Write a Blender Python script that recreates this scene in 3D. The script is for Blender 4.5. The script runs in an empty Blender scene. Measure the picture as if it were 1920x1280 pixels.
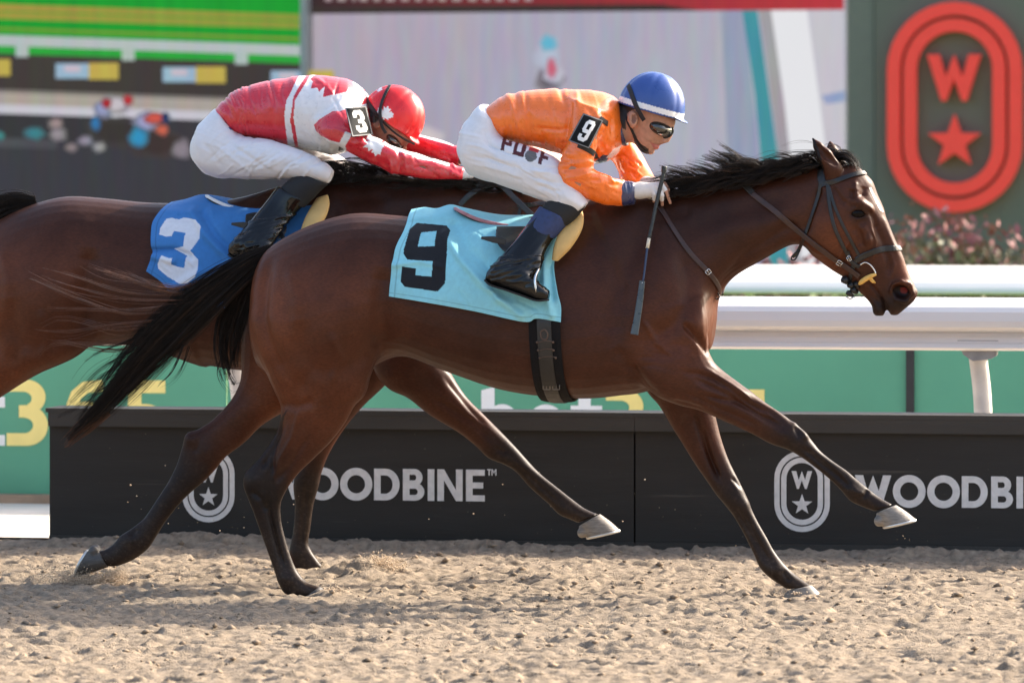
import bpy, math, random
import numpy as np
import openvdb
from mathutils import Vector
from mathutils.bvhtree import BVHTree

# ------------------------------------------------------------------ camera, world, sun, exposure
scene = bpy.context.scene
C = scene.collection
PSI = math.radians(10.0)            # the camera looks slightly against the running direction
CS, SN = math.cos(PSI), math.sin(PSI)
DIST, EYE = 22.0, 1.75
FPX, CXP, HOR = 10120.0, 960.0, 305.0   # focal length, centre column and horizon of the 1920 px frame
CAM = np.array([DIST * SN, -DIST * CS, EYE])

cam_d = bpy.data.cameras.new('camera')
cam = bpy.data.objects.new('camera', cam_d)
C.objects.link(cam)
cam.location = CAM
cam.rotation_euler = (math.radians(90), 0, PSI)
cam_d.sensor_width = 36.0
cam_d.lens = FPX / 1920.0 * 36.0
cam_d.shift_y = -(640.0 - HOR) / 1920.0
cam_d.clip_start, cam_d.clip_end = 0.5, 4000
cam_d.dof.use_dof = True
cam_d.dof.focus_distance = DIST - 0.15
cam_d.dof.aperture_fstop = 4.2
scene.camera = cam

SUN_R, SUN_F, SUN_Z = 1.35, 0.78, 1.0      # to the sun: right, away, up
sx = SUN_R * CS - SUN_F * SN
sy = SUN_R * SN + SUN_F * CS
sun_dir = Vector((sx, sy, SUN_Z)).normalized()
EXPO = 1.48
world = bpy.data.worlds.new('World')
scene.world = world
world.use_nodes = True
wn = world.node_tree.nodes
sky = wn.new('ShaderNodeTexSky')
sky.sky_type = 'NISHITA'
sky.sun_disc = False
sky.sun_elevation = math.asin(sun_dir.z)
sky.sun_rotation = math.atan2(sun_dir.x, sun_dir.y)
sky.air_density = 1.0
sky.dust_density = 5.0
sky.ozone_density = 1.0
world.node_tree.links.new(sky.outputs[0], wn['Background'].inputs[0])
wn['Background'].inputs[1].default_value = 0.15
sun_d = bpy.data.lights.new('sun', 'SUN')
sun_d.energy = 3.5
sun_d.angle = math.radians(1.0)
sun_d.color = (1.0, 0.90, 0.76)
sun = bpy.data.objects.new('sun', sun_d)
C.objects.link(sun)
sun.rotation_euler = sun_dir.to_track_quat('Z', 'Y').to_euler()
sun.location = (6, 6, 12)
vs = scene.view_settings
vs.view_transform = 'Standard'
vs.look = 'None'
vs.exposure = EXPO
vs.gamma = 1.0
vs.use_curve_mapping = False
scene.cycles.max_bounces = 6
scene.cycles.use_denoising = True

rng = np.random.default_rng(7)
random.seed(7)

# ------------------------------------------------------------------ measuring: photo column/row at a lateral distance -> metres
def P(px, py, Y=0.0):
    u = (px - CXP) / FPX
    b = Y - CAM[1]
    a = b * (u * CS - SN) / (CS + u * SN)
    d = -a * SN + b * CS
    return np.array([CAM[0] + a, Y, EYE - (py - HOR) * d / FPX])

def proj(v):
    a = v[:, 0] - CAM[0]; b = v[:, 1] - CAM[1]
    d = -a * SN + b * CS
    return CXP + FPX * (a * CS + b * SN) / d, HOR + FPX * (EYE - v[:, 2]) / d

# ------------------------------------------------------------------ object helpers
def mesh_np(name, verts, quads=None, tris=None):
    verts = np.asarray(verts, np.float32)
    me = bpy.data.meshes.new(name)
    nq = 0 if quads is None else len(quads)
    nt = 0 if tris is None else len(tris)
    me.vertices.add(len(verts)); me.vertices.foreach_set('co', verts.ravel())
    loops = np.concatenate([np.asarray(q, np.int32).ravel() for q in (quads, tris) if q is not None and len(q)])
    me.loops.add(len(loops)); me.loops.foreach_set('vertex_index', loops)
    me.polygons.add(nq + nt)
    st = np.concatenate([np.arange(nq) * 4, nq * 4 + np.arange(nt) * 3]).astype(np.int32)
    me.polygons.foreach_set('loop_start', st)
    try:
        me.polygons.foreach_set('loop_total', np.concatenate([np.full(nq, 4), np.full(nt, 3)]).astype(np.int32))
    except Exception:
        pass
    me.polygons.foreach_set('use_smooth', np.ones(nq + nt, bool))
    me.update(calc_edges=True)
    return me

def flat(me):
    me.polygons.foreach_set('use_smooth', np.zeros(len(me.polygons), bool)); return me

def link(name, me, mat=None, parent=None, loc=None):
    o = bpy.data.objects.new(name, me)
    C.objects.link(o)
    if me is not None and mat is not None:
        me.materials.append(mat)
    if parent is not None:
        o.parent = parent
    if loc is not None:
        o.location = loc
    return o

def tag(o, label=None, cat=None, group=None, kind=None):
    if label: o['label'] = label
    if cat: o['category'] = cat
    if group: o['group'] = group
    if kind: o['kind'] = kind
    return o

def thing(name, label, cat, loc=(0, 0, 0), group=None):
    o = bpy.data.objects.new(name, None)
    C.objects.link(o)
    o.location = loc
    o.empty_display_size = 0.2
    return tag(o, label, cat, group)

def vcol(me, cols, name='col'):
    a = me.color_attributes.new(name, 'FLOAT_COLOR', 'POINT')
    c = np.ones((len(me.vertices), 4), np.float32)
    c[:, :3] = cols
    a.data.foreach_set('color', c.ravel())

class MB:
    """collects polygons of one mesh"""
    def __init__(self): self.v = []; self.f = []
    def add(self, vs, fs):
        n = len(self.v); self.v += [tuple(map(float, p)) for p in vs]; self.f += [tuple(i + n for i in f) for f in fs]
    def box(self, lo, hi, bev=0.0):
        x0, y0, z0 = lo; x1, y1, z1 = hi
        self.add([(x0,y0,z0),(x1,y0,z0),(x1,y1,z0),(x0,y1,z0),(x0,y0,z1),(x1,y0,z1),(x1,y1,z1),(x0,y1,z1)],
                 [(0,3,2,1),(4,5,6,7),(0,1,5,4),(1,2,6,5),(2,3,7,6),(3,0,4,7)])
    def prism(self, loop2, y0, y1):
        """loop2: (x, z) outline, counter-clockwise seen from -Y; thickness along y (y0 front)"""
        n = len(loop2)
        self.add([(x, y0, z) for x, z in loop2] + [(x, y1, z) for x, z in loop2],
                 [tuple(range(n)), tuple(range(2 * n - 1, n - 1, -1))] + [(i, i + n, (i + 1) % n + n, (i + 1) % n) for i in range(n)])
    def extrude_x(self, prof, x0, x1, cap=True):
        n = len(prof)
        self.add([(x0, y, z) for y, z in prof] + [(x1, y, z) for y, z in prof],
                 [(i, (i + 1) % n, (i + 1) % n + n, i + n) for i in range(n)] + ([tuple(range(n - 1, -1, -1)), tuple(range(n, 2 * n))] if cap else []))
    def band2(self, pa, pb, y0, y1, closed=False):
        """flat band between two (x, z) polylines, given thickness"""
        n = len(pa); m = n if closed else n - 1
        vs = [(x, y0, z) for x, z in pa] + [(x, y0, z) for x, z in pb] + [(x, y1, z) for x, z in pa] + [(x, y1, z) for x, z in pb]
        fs = []
        for i in range(m):
            j = (i + 1) % n
            fs += [(i, j, n + j, n + i), (2*n + i, 3*n + i, 3*n + j, 2*n + j), (i, 2*n + i, 2*n + j, j), (n + i, n + j, 3*n + j, 3*n + i)]
        if not closed:
            fs += [(0, n, 3*n, 2*n), (n - 1, 3*n - 1, 4*n - 1, 2*n - 1)]
        self.add(vs, fs)
    def build(self, name, mat=None, parent=None, smooth=False):
        me = bpy.data.meshes.new(name)
        me.from_pydata(self.v, [], self.f)
        if smooth:
            me.polygons.foreach_set('use_smooth', np.ones(len(me.polygons), bool))
        me.update()
        return link(name, me, mat, parent)

def tube(path, rad, n=8, flatten=None):
    """quads of a tube along a 3D path; rad scalar or list; flatten=(normal list, ratio)"""
    path = np.asarray(path, float); m = len(path)
    rad = np.full(m, rad) if np.isscalar(rad) else np.asarray(rad, float)
    t = np.gradient(path, axis=0); t /= np.linalg.norm(t, axis=1)[:, None] + 1e-12
    up = np.array([0, -1.0, 0.02])
    a = np.cross(t, up); a /= np.linalg.norm(a, axis=1)[:, None] + 1e-9
    b = np.cross(a, t)
    th = np.linspace(0, 2 * math.pi, n, endpoint=False)
    v = path[:, None, :] + rad[:, None, None] * (np.cos(th)[None, :, None] * a[:, None, :] + np.sin(th)[None, :, None] * b[:, None, :])
    v = v.reshape(-1, 3)
    q = [(i * n + k, i * n + (k + 1) % n, (i + 1) * n + (k + 1) % n, (i + 1) * n + k) for i in range(m - 1) for k in range(n)]
    return v, q

def tube_faces(v, q, n):
    """closing caps as polygons"""
    m = len(v) // n
    return [tuple(range(n - 1, -1, -1)), tuple(range((m - 1) * n, m * n))]

def add_tube(mb, path, rad, n=8):
    v, q = tube(path, rad, n)
    mb.add(v, list(q) + tube_faces(v, q, n))

def crspline(pts, sub):
    """Catmull-Rom through rows of pts"""
    p = np.asarray(pts, float)
    if len(p) < 3:
        t = np.linspace(0, 1, sub + 1)[:, None]; return p[0] * (1 - t) + p[-1] * t
    e = np.vstack([2 * p[0] - p[1], p, 2 * p[-1] - p[-2]])
    out = []
    for i in range(len(p) - 1):
        p0, p1, p2, p3 = e[i:i + 4]
        for s in range(sub):
            t = s / sub
            out.append(0.5 * (2 * p1 + (p2 - p0) * t + (2 * p0 - 5 * p1 + 4 * p2 - p3) * t * t + (3 * p1 - p0 - 3 * p2 + p3) * t ** 3))
    out.append(p[-1])
    return np.array(out)

# ------------------------------------------------------------------ materials
def srgb(r, g, b):
    f = lambda c: (c / 255 / 12.92) if c <= 10 else ((c / 255 + 0.055) / 1.055) ** 2.4
    return (f(r), f(g), f(b))

def mat(name, col=(0.5, 0.5, 0.5), rough=0.6, var=0.0, vscale=8.0, bump=0.0, bscale=60.0, metal=0.0, spec=0.5, sheen=0.0, coat=0.0,
        attr=None, stretch=(1, 1, 1), emit=None, estr=1.0, detail=4.0, var2=None):
    m = bpy.data.materials.new(name)
    m.use_nodes = True
    nt = m.node_tree; N = nt.nodes; L = nt.links
    b = N['Principled BSDF']
    b.inputs['Roughness'].default_value = rough
    b.inputs['Metallic'].default_value = metal
    b.inputs['Specular IOR Level'].default_value = spec
    b.inputs['Sheen Weight'].default_value = sheen
    b.inputs['Coat Weight'].default_value = coat
    src = None
    if attr:
        a = N.new('ShaderNodeAttribute'); a.attribute_name = attr; src = a.outputs['Color']
    else:
        b.inputs['Base Color'].default_value = (*col, 1)
    tc = N.new('ShaderNodeTexCoord'); mp = N.new('ShaderNodeMapping')
    mp.inputs['Scale'].default_value = stretch
    L.new(tc.outputs['Object'], mp.inputs['Vector'])
    if var > 0:
        n = N.new('ShaderNodeTexNoise'); n.inputs['Scale'].default_value = vscale; n.inputs['Detail'].default_value = detail
        L.new(mp.outputs[0], n.inputs['Vector'])
        r = N.new('ShaderNodeMapRange')
        r.inputs['From Min'].default_value = 0.3; r.inputs['From Max'].default_value = 0.7
        r.inputs['To Min'].default_value = 1 - var; r.inputs['To Max'].default_value = 1 + var
        L.new(n.outputs['Fac'], r.inputs['Value'])
        mx = N.new('ShaderNodeVectorMath'); mx.operation = 'SCALE'
        if src is None:
            mx.inputs[0].default_value = col
        else:
            L.new(src, mx.inputs[0])
        L.new(r.outputs[0], mx.inputs['Scale'])
        src = mx.outputs[0]
        rr = N.new('ShaderNodeMapRange'); rr.inputs['To Min'].default_value = max(0, rough - 0.12); rr.inputs['To Max'].default_value = min(1, rough + 0.12)
        L.new(n.outputs['Fac'], rr.inputs['Value']); L.new(rr.outputs[0], b.inputs['Roughness'])
    if src is not None:
        L.new(src, b.inputs['Base Color'])
    if bump > 0:
        n2 = N.new('ShaderNodeTexNoise'); n2.inputs['Scale'].default_value = bscale; n2.inputs['Detail'].default_value = 3
        L.new(mp.outputs[0], n2.inputs['Vector'])
        bp = N.new('ShaderNodeBump'); bp.inputs['Strength'].default_value = bump; bp.inputs['Distance'].default_value = 0.01
        L.new(n2.outputs['Fac'], bp.inputs['Height']); L.new(bp.outputs[0], b.inputs['Normal'])
    if emit is not None:
        b.inputs['Emission Color'].default_value = (*emit, 1); b.inputs['Emission Strength'].default_value = estr
    return m

# ------------------------------------------------------------------ numpy noise
def _hash(ix, iy, s):
    h = (ix * 374761393 + iy * 668265263 + s * 1274126177) & 0xffffffff
    h = ((h ^ (h >> 13)) * 1274126177) & 0xffffffff
    return ((h ^ (h >> 16)) & 0xffff) / 65535.0

def vnoise(x, y, s=0):
    ix = np.floor(x).astype(np.int64); iy = np.floor(y).astype(np.int64)
    fx = x - ix; fy = y - iy
    fx = fx * fx * (3 - 2 * fx); fy = fy * fy * (3 - 2 * fy)
    a = _hash(ix, iy, s); b = _hash(ix + 1, iy, s); c = _hash(ix, iy + 1, s); d = _hash(ix + 1, iy + 1, s)
    return (a * (1 - fx) + b * fx) * (1 - fy) + (c * (1 - fx) + d * fx) * fy

def fbm(x, y, oct=4, s=0, gain=0.5):
    t = 0; amp = 1; tot = 0
    for o in range(oct):
        t = t + amp * vnoise(x * 2 ** o + 17.3 * o, y * 2 ** o - 9.1 * o, s + o); tot += amp; amp *= gain
    return t / tot
# ------------------------------------------------------------------ the setting
GREEN = 1.0 / 2 ** EXPO
def ground_sheet():
    def axis(lo, hi, step, far):
        a = list(np.arange(lo, hi + step, step))
        s = step; x = a[-1]
        while x < far:
            s *= 1.35; x += s; a.append(x)
        s = step; x = a[0]; pre = []
        while x > -far:
            s *= 1.35; x -= s; pre.append(x)
        return np.array(pre[::-1] + a)
    xs = axis(-3.4, 3.6, 0.0135, 3000); ys = axis(-4.3, 2.5, 0.0135, 3000)
    X, Y = np.meshgrid(xs, ys)
    Z = (fbm(X * 1.3, Y * 1.3, 3, 5) - 0.5) * 0.045
    lump = fbm(X * 5, Y * 7, 3, 11, 0.6)
    Z += (lump - 0.5) * 0.016
    clod = fbm(X * 19, Y * 28, 3, 31, 0.7)
    Z += (1 - np.abs(clod * 2 - 1) - 0.7) * 0.016
    Z += np.clip(fbm(X * 20 + 5, Y * 28, 2, 41) - 0.58, 0, 1) * 0.045
    holes = np.clip(fbm(X * 13, Y * 17, 2, 77) - 0.60, 0, 1)
    Z -= holes * 0.13
    Z += (fbm(X * 34, Y * 36, 2, 51) - 0.5) * 0.019
    Z += 0.006 * np.sin(Y * 2 * np.pi / 0.16 + 1.5 * fbm(X * .6, Y * .6, 2, 91) * 6)     # faint harrow lines along the track
    # pile along the foot of the barrier, heap thrown up by a hoof, dent round planted hooves
    Z += 0.045 * np.exp(-((Y - 2.24) / 0.10) ** 2) * (0.4 + fbm(X * 2.2, Y * 0 + 3, 2, 3))
    for (px, py, yy, h, rx, ry) in ((690, 1078, 0.75, 0.040, 0.14, 0.16), (655, 1080, 0.72, 0.03, 0.10, 0.12), (575, 1104, -0.12, -0.012, 0.10, 0.12), (612, 1108, -0.16, 0.022, 0.06, 0.10), (1508, 1116, 0.10, -0.04, 0.13, 0.14), (1560, 1118, 0.02, 0.02, 0.05, 0.08)):
        c = P(px, py, yy)
        Z += h * np.exp(-((X - c[0]) / rx) ** 2 - ((Y - yy) / ry) ** 2) * (0.35 + 1.3 * clod)
    fade = np.exp(-np.maximum(0, np.maximum(np.abs(X - 0.1) - 3.5, np.abs(Y + 0.9) - 3.4)) * 1.5)
    behind = np.clip((2.55 - Y) / 0.1, 0, 1)
    Z *= fade * np.where(Y > 2.2, behind, 1)
    n, m = X.shape
    v = np.stack([X, Y, Z], -1).reshape(-1, 3)
    i = np.arange(n * m).reshape(n, m)
    q = np.stack([i[:-1, :-1], i[:-1, 1:], i[1:, 1:], i[1:, :-1]], -1).reshape(-1, 4)
    m_ = mat('sand', (0.292, 0.232, 0.170), 0.95, var=0.34, vscale=30, bump=0.9, bscale=220, spec=0.15, detail=6)
    o = link('ground', mesh_np('ground', v, q), m_)
    tag(o, 'beige harrowed sand of the race track', None, kind='structure')
ground_sheet()

def sheet(name, x0, x1, y0, y1, z, m, label):
    mb = MB(); mb.add([(x0, y0, z), (x1, y0, z), (x1, y1, z), (x0, y1, z)], [(0, 1, 2, 3)])
    return tag(mb.build(name, m), label, kind='structure')

Y_BAR, Y_RAIL, Y_BOARD, Y_RAIL2, Y_BUSH, Y_TOWER, Y_SCR = 2.32, 2.95, 5.15, 18.0, 21.5, 36.0, 38.0
sheet('concrete_path', -60, 60, 2.62, 5.02, 0.012, mat('concrete', (0.62, 0.56, 0.5), 0.9, var=0.12, vscale=3, bump=0.2, bscale=40), 'pale path between barrier and green board')
mb = MB(); mb.box((-60, 5.02, -0.02), (60, 5.14, 0.055))
tag(mb.build('kerb', mat('kerb_wood', (0.30, 0.21, 0.14), 0.9, var=0.3, vscale=5)), 'brown timber kerb under the green board', kind='structure')
sheet('grass', -300, 300, 5.6, 400, 0.012, mat('turf', (0.10, 0.17, 0.04), 0.95, var=0.3, vscale=2, bump=0.6, bscale=60), 'green infield turf beyond the boards')

# --- 2D lettering: every glyph is a list of outlines or bands in units of letter height
def arc(cx, cz, rx, rz, a0, a1, n=20):
    return [(cx + rx * math.cos(math.radians(a0 + (a1 - a0) * i / n)), cz + rz * math.sin(math.radians(a0 + (a1 - a0) * i / n))) for i in range(n + 1)]

def ccw(l):
    a = sum(l[i][0] * l[(i + 1) % len(l)][1] - l[(i + 1) % len(l)][0] * l[i][1] for i in range(len(l)))
    return l if a > 0 else l[::-1]

def glyph(mb, ch, x, z, h, y0, y1, wd=None):
    """adds character ch with its lower left corner at (x, z), height h; returns advance width"""
    s = 0.21
    k = [0]
    def nxt(): k[0] += 1; return y0 - .0006 * k[0]
    def poly(pts): mb.prism(ccw([(x + p[0] * h, z + p[1] * h) for p in pts]), nxt(), y1)
    def band(a, b, closed=False): mb.band2([(x + p[0] * h, z + p[1] * h) for p in a], [(x + p[0] * h, z + p[1] * h) for p in b], nxt(), y1, closed)
    if ch == 'W':
        poly([(u * 1.16, w) for u, w in ((0, 1), (.225, 1), (.345, .50), (.50, .99), (.655, .50), (.775, 1), (1, 1), (.735, 0), (.65, 0), (.50, .48), (.35, 0), (.265, 0))])
        return 1.22
    if ch == 'O':
        band(arc(0.51, 0.5, 0.52, 0.52, 0, 360, 40)[:-1], arc(0.51, 0.5, 0.29, 0.29, 0, 360, 40)[:-1], True); return 1.09
    if ch == 'D':
        poly([(0, 0), (s, 0), (s, 1), (0, 1)])
        band([(s, 1), (0.36, 1)] + arc(0.36, 0.5, 0.46, 0.5, 90, -90) + [(s, 0)], [(s, 0.79), (0.36, 0.79)] + arc(0.36, 0.5, 0.24, 0.29, 90, -90) + [(s, 0.21)]); return 0.93
    if ch == 'B':
        poly([(0, 0), (s, 0), (s, 1), (0, 1)])
        band([(s, 1), (0.36, 1)] + arc(0.36, 0.73, 0.27, 0.27, 90, -90) + [(s, 0.46)], [(s, 0.82), (0.36, 0.82)] + arc(0.36, 0.73, 0.07, 0.09, 90, -90) + [(s, 0.64)])
        band([(s, 0.56), (0.38, 0.56)] + arc(0.38, 0.28, 0.31, 0.28, 90, -90) + [(s, 0)], [(s, 0.38), (0.38, 0.38)] + arc(0.38, 0.28, 0.10, 0.10, 90, -90) + [(s, 0.18)]); return 0.80
    if ch == 'I':
        poly([(0, 0), (s, 0), (s, 1), (0, 1)]); return 0.31
    if ch == 'N':
        poly([(0, 0), (s, 0), (s, 1), (0, 1)]); poly([(0.60, 0), (0.81, 0), (0.81, 1), (0.60, 1)])
        poly([(s, 1), (s, 0.66), (0.60, 0), (0.60, 0.34)]); return 0.92
    if ch == 'E':
        poly([(0, 0), (s, 0), (s, 1), (0, 1)])
        for zz in (0, 0.405, 0.81):
            w = 0.6 if zz != 0.405 else 0.55
            poly([(s, zz), (w, zz), (w, zz + 0.19), (s, zz + 0.19)])
        return 0.70
    if ch == 'T':
        poly([(0, 0.82), (0.62, 0.82), (0.62, 1), (0, 1)]); poly([(0.21, 0), (0.41, 0), (0.41, 0.82), (0.21, 0.82)]); return 0.68
    if ch == 'M':
        poly([(0, 0), (0.18, 0), (0.18, 1), (0, 1)]); poly([(0.62, 0), (0.8, 0), (0.8, 1), (0.62, 1)])
        poly([(0.18, 1), (0.18, 0.7), (0.4, 0.3), (0.4, 0.6)]); poly([(0.62, 1), (0.62, 0.7), (0.4, 0.3), (0.4, 0.6)]); return 0.86
    if ch == 'b':
        poly([(0, 0), (0.28, 0), (0.28, 1.38), (0, 1.30)])
        band(arc(0.44, 0.5, 0.40, 0.52, 140, -140, 30), arc(0.44, 0.5, 0.14, 0.27, 140, -140, 30)); return 0.92
    if ch == 'e':
        band(arc(0.44, 0.5, 0.44, 0.52, 360, 45, 34), arc(0.44, 0.5, 0.17, 0.28, 360, 45, 34))
        poly([(0.16, 0.42), (0.88, 0.42), (0.88, 0.58), (0.16, 0.58)]); return 0.96
    if ch == 't':
        poly([(0.16, 0.2), (0.42, 0.2), (0.42, 1.34), (0.16, 1.26)]); poly([(0, 0.78), (0.66, 0.78), (0.66, 1.0), (0, 1.0)])
        band(arc(0.42, 0.22, 0.26, 0.22, 180, 270) + [(0.66, 0.0)], arc(0.44, 0.24, 0.02, 0.02, 180, 270) + [(0.66, 0.22)]); return 0.74
    if ch == '3':
        band([(0.04, 1.36), (0.40, 1.36)] + arc(0.40, 1.00, 0.42, 0.36, 90, -60), [(0.04, 1.11), (0.34, 1.11)] + arc(0.34, 0.97, 0.19, 0.14, 90, -60))
        poly([(0.26, 0.58), (0.58, 0.58), (0.70, 0.70), (0.63, 0.84), (0.26, 0.83)])
        band([(0.26, 0.83), (0.56, 0.83)] + arc(0.42, 0.42, 0.45, 0.42, 60, -90) + [(0.0, 0.0)], [(0.26, 0.58), (0.36, 0.58)] + arc(0.36, 0.42, 0.20, 0.16, 60, -90) + [(0.0, 0.26)]); return 0.95
    if ch == '6':
        band(arc(0.46, 0.46, 0.46, 0.46, 0, 360, 36)[:-1], arc(0.46, 0.46, 0.18, 0.20, 0, 360, 36)[:-1], True)
        band([(0.0, 0.46), (0.02, 0.80), (0.14, 1.12), (0.38, 1.32), (0.80, 1.36)], [(0.28, 0.46), (0.29, 0.78), (0.34, 0.98), (0.50, 1.10), (0.80, 1.12)]); return 1.0
    if ch == '5':
        poly([(0.06, 1.10), (0.84, 1.10), (0.84, 1.36), (0.06, 1.36)]); poly([(0.06, 0.66), (0.34, 0.66), (0.34, 1.10), (0.06, 1.10)])
        band([(0.06, 0.86), (0.42, 0.88)] + arc(0.42, 0.44, 0.46, 0.44, 90, -90) + [(0.0, 0.0)], [(0.06, 0.62), (0.40, 0.62)] + arc(0.40, 0.44, 0.18, 0.18, 90, -90) + [(0.0, 0.26)]); return 0.95
    return 0.4

def write(name, text, x, z, h, y0, y1, m, parent, track=0.0):
    objs = []
    for ch in text:
        if ch == ' ':
            x += 0.4 * h; continue
        mb = MB(); adv = glyph(mb, ch, x, z, h, y0, y1)
        objs.append(mb.build(name, m, parent)); x += (adv + track) * h
    return objs, x

def stadium(cx, cz, rx, hz, n=16):
    """capsule outline of half width rx, half height hz"""
    return arc(cx, cz + hz - rx, rx, rx, 0, 180, n) + arc(cx, cz - hz + rx, rx, rx, 180, 360, n)

def star(cx, cz, r, inner=0.40):
    return [(cx + (r if k % 2 == 0 else r * inner) * math.sin(math.pi * k / 5), cz + (r if k % 2 == 0 else r * inner) * math.cos(math.pi * k / 5)) for k in range(10)]

def star_prism(mb, cx, cz, r, y0, y1):
    p = star(cx, cz, r)
    for k in range(10):
        a, b = p[k], p[(k + 1) % 10]
        mb.prism(ccw([(cx, cz), a, b]), y0, y1)

def emblem(parent, x0, x1, z0, z1, y0, depth, m, bevel=0.0):
    """capsule emblem: two rings, W and star"""
    cx, cz, rx, hz = (x0 + x1) / 2, (z0 + z1) / 2, (x1 - x0) / 2, (z1 - z0) / 2
    for o, i in ((1.0, 0.81), (0.755, 0.565)):
        mb = MB(); mb.band2(stadium(cx, cz, rx * o, hz - rx * (1 - o)), stadium(cx, cz, rx * i, hz - rx * (1 - i)), y0, y0 + depth, True)
        mb.build('emblem_ring', m, parent)
    h = hz * 0.44
    mb = MB()
    w = 1.18 * h
    glyph(mb, 'W', cx - w * 0.5, cz + hz * 0.06, h, y0, y0 + depth); mb.build('emblem_letter', m, parent)
    mb = MB(); star_prism(mb, cx, cz - hz * 0.33, hz * 0.265, y0, y0 + depth); mb.build('emblem_star', m, parent)

# --- black barrier with white lettering
def barrier():
    t = thing('track_barrier', 'low black wooden barrier with white emblem and lettering beside the sand', 'barrier', (0, Y_BAR, 0))
    m_b = mat('barrier_black', (0.022, 0.0205, 0.018), 0.62, var=0.30, vscale=5, bump=0.12, bscale=25, spec=0.4, stretch=(0.25, 1, 2.0))
    m_c = mat('barrier_cap', (0.032, 0.029, 0.024), 0.55, var=0.4, vscale=4, bump=0.2, bscale=30, stretch=(0.2, 1, 1))
    m_w = mat('barrier_white', (0.72, 0.71, 0.68), 0.7, var=0.10, vscale=30)
    nt = m_b.node_tree; N = nt.nodes; L = nt.links; bs = N['Principled BSDF']          # dry sand splashed and scuffed over the paint
    tc = N.new('ShaderNodeTexCoord'); cur = bs.inputs['Base Color'].links[0].from_socket
    for scl, thr, amt, dust in (((1.2, 1, 34), .66, .30, (.13, .11, .09)), ((60, 60, 60), .70, .45, (.30, .24, .17))):
        mp = N.new('ShaderNodeMapping'); mp.inputs['Scale'].default_value = scl; L.new(tc.outputs['Object'], mp.inputs[0])
        nz = N.new('ShaderNodeTexNoise'); nz.inputs['Scale'].default_value = 1.0; nz.inputs['Detail'].default_value = 4; L.new(mp.outputs[0], nz.inputs['Vector'])
        mr = N.new('ShaderNodeMapRange'); mr.inputs['From Min'].default_value = thr; mr.inputs['From Max'].default_value = thr + .08; mr.inputs['To Max'].default_value = amt; L.new(nz.outputs['Fac'], mr.inputs['Value'])
        mx = N.new('ShaderNodeMix'); mx.data_type = 'RGBA'; L.new(mr.outputs[0], mx.inputs[0]); L.new(cur, mx.inputs[6]); mx.inputs[7].default_value = (*dust, 1); cur = mx.outputs[2]
    L.new(cur, bs.inputs['Base Color'])
    xl = P(93, 900, Y_BAR)[0]; xs = P(1190, 900, Y_BAR)[0]
    zt = 0.6
    for x0, x1 in ((xl, xs - 0.004), (xs + 0.004, xs + 2.44), (xs + 2.448, xs + 4.9)):
        mb = MB(); mb.box((x0, 0, -0.05), (x1, 0.018, zt - 0.002)); o = mb.build('panel', m_b, t)
        mb = MB(); mb.box((x0 + 0.0, -0.028, zt - 0.055), (x1 + 0.006, -0.001, zt + 0.008)); mb.build('cap_board', m_c, t)
        mb = MB(); mb.box((x0, -0.012, -0.05), (x1 + 0.006, -0.001, 0.045)); mb.build('skirting', m_c, t)
    mb = MB(); mb.box((xl, 0.0185, -0.05), (xl + 0.02, 0.20, zt - 0.004)); mb.build('end_panel', m_b, t)
    mb = MB(); mb.box((xl + 0.0, 0.20, -0.05), (xs + 4.9, 0.218, zt - 0.004)); mb.build('back_panel', m_b, t)
    mb = MB(); mb.box((xl - 0.012, -0.03, zt + 0.0085), (xs + 4.9, 0.235, zt + 0.028)); mb.build('top_board', m_c, t)
    y0, y1 = -0.0035, -0.0005
    def em(pxl, pxr, pyt, pyb):
        a, b = P(pxl, pyb, Y_BAR), P(pxr, pyt, Y_BAR); emblem(t, a[0], b[0], a[2], b[2], y0, 0.003, m_w)
    em(342, 440, 838, 978); em(1452, 1556, 845, 996)
    for px0, pyb, pyt in ((505, 935, 876), (1603, 949, 890)):
        a = P(px0, pyb, Y_BAR); h = P(px0, pyt, Y_BAR)[2] - a[2]
        objs, xe = write('letter', 'WOODBINE', a[0], a[2], h, y0, y1, m_w, t)
        write('letter', 'TM', xe - 0.02 * h, a[2] + h * 0.82, h * 0.20, y0, y1, m_w, t)
barrier()

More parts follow.
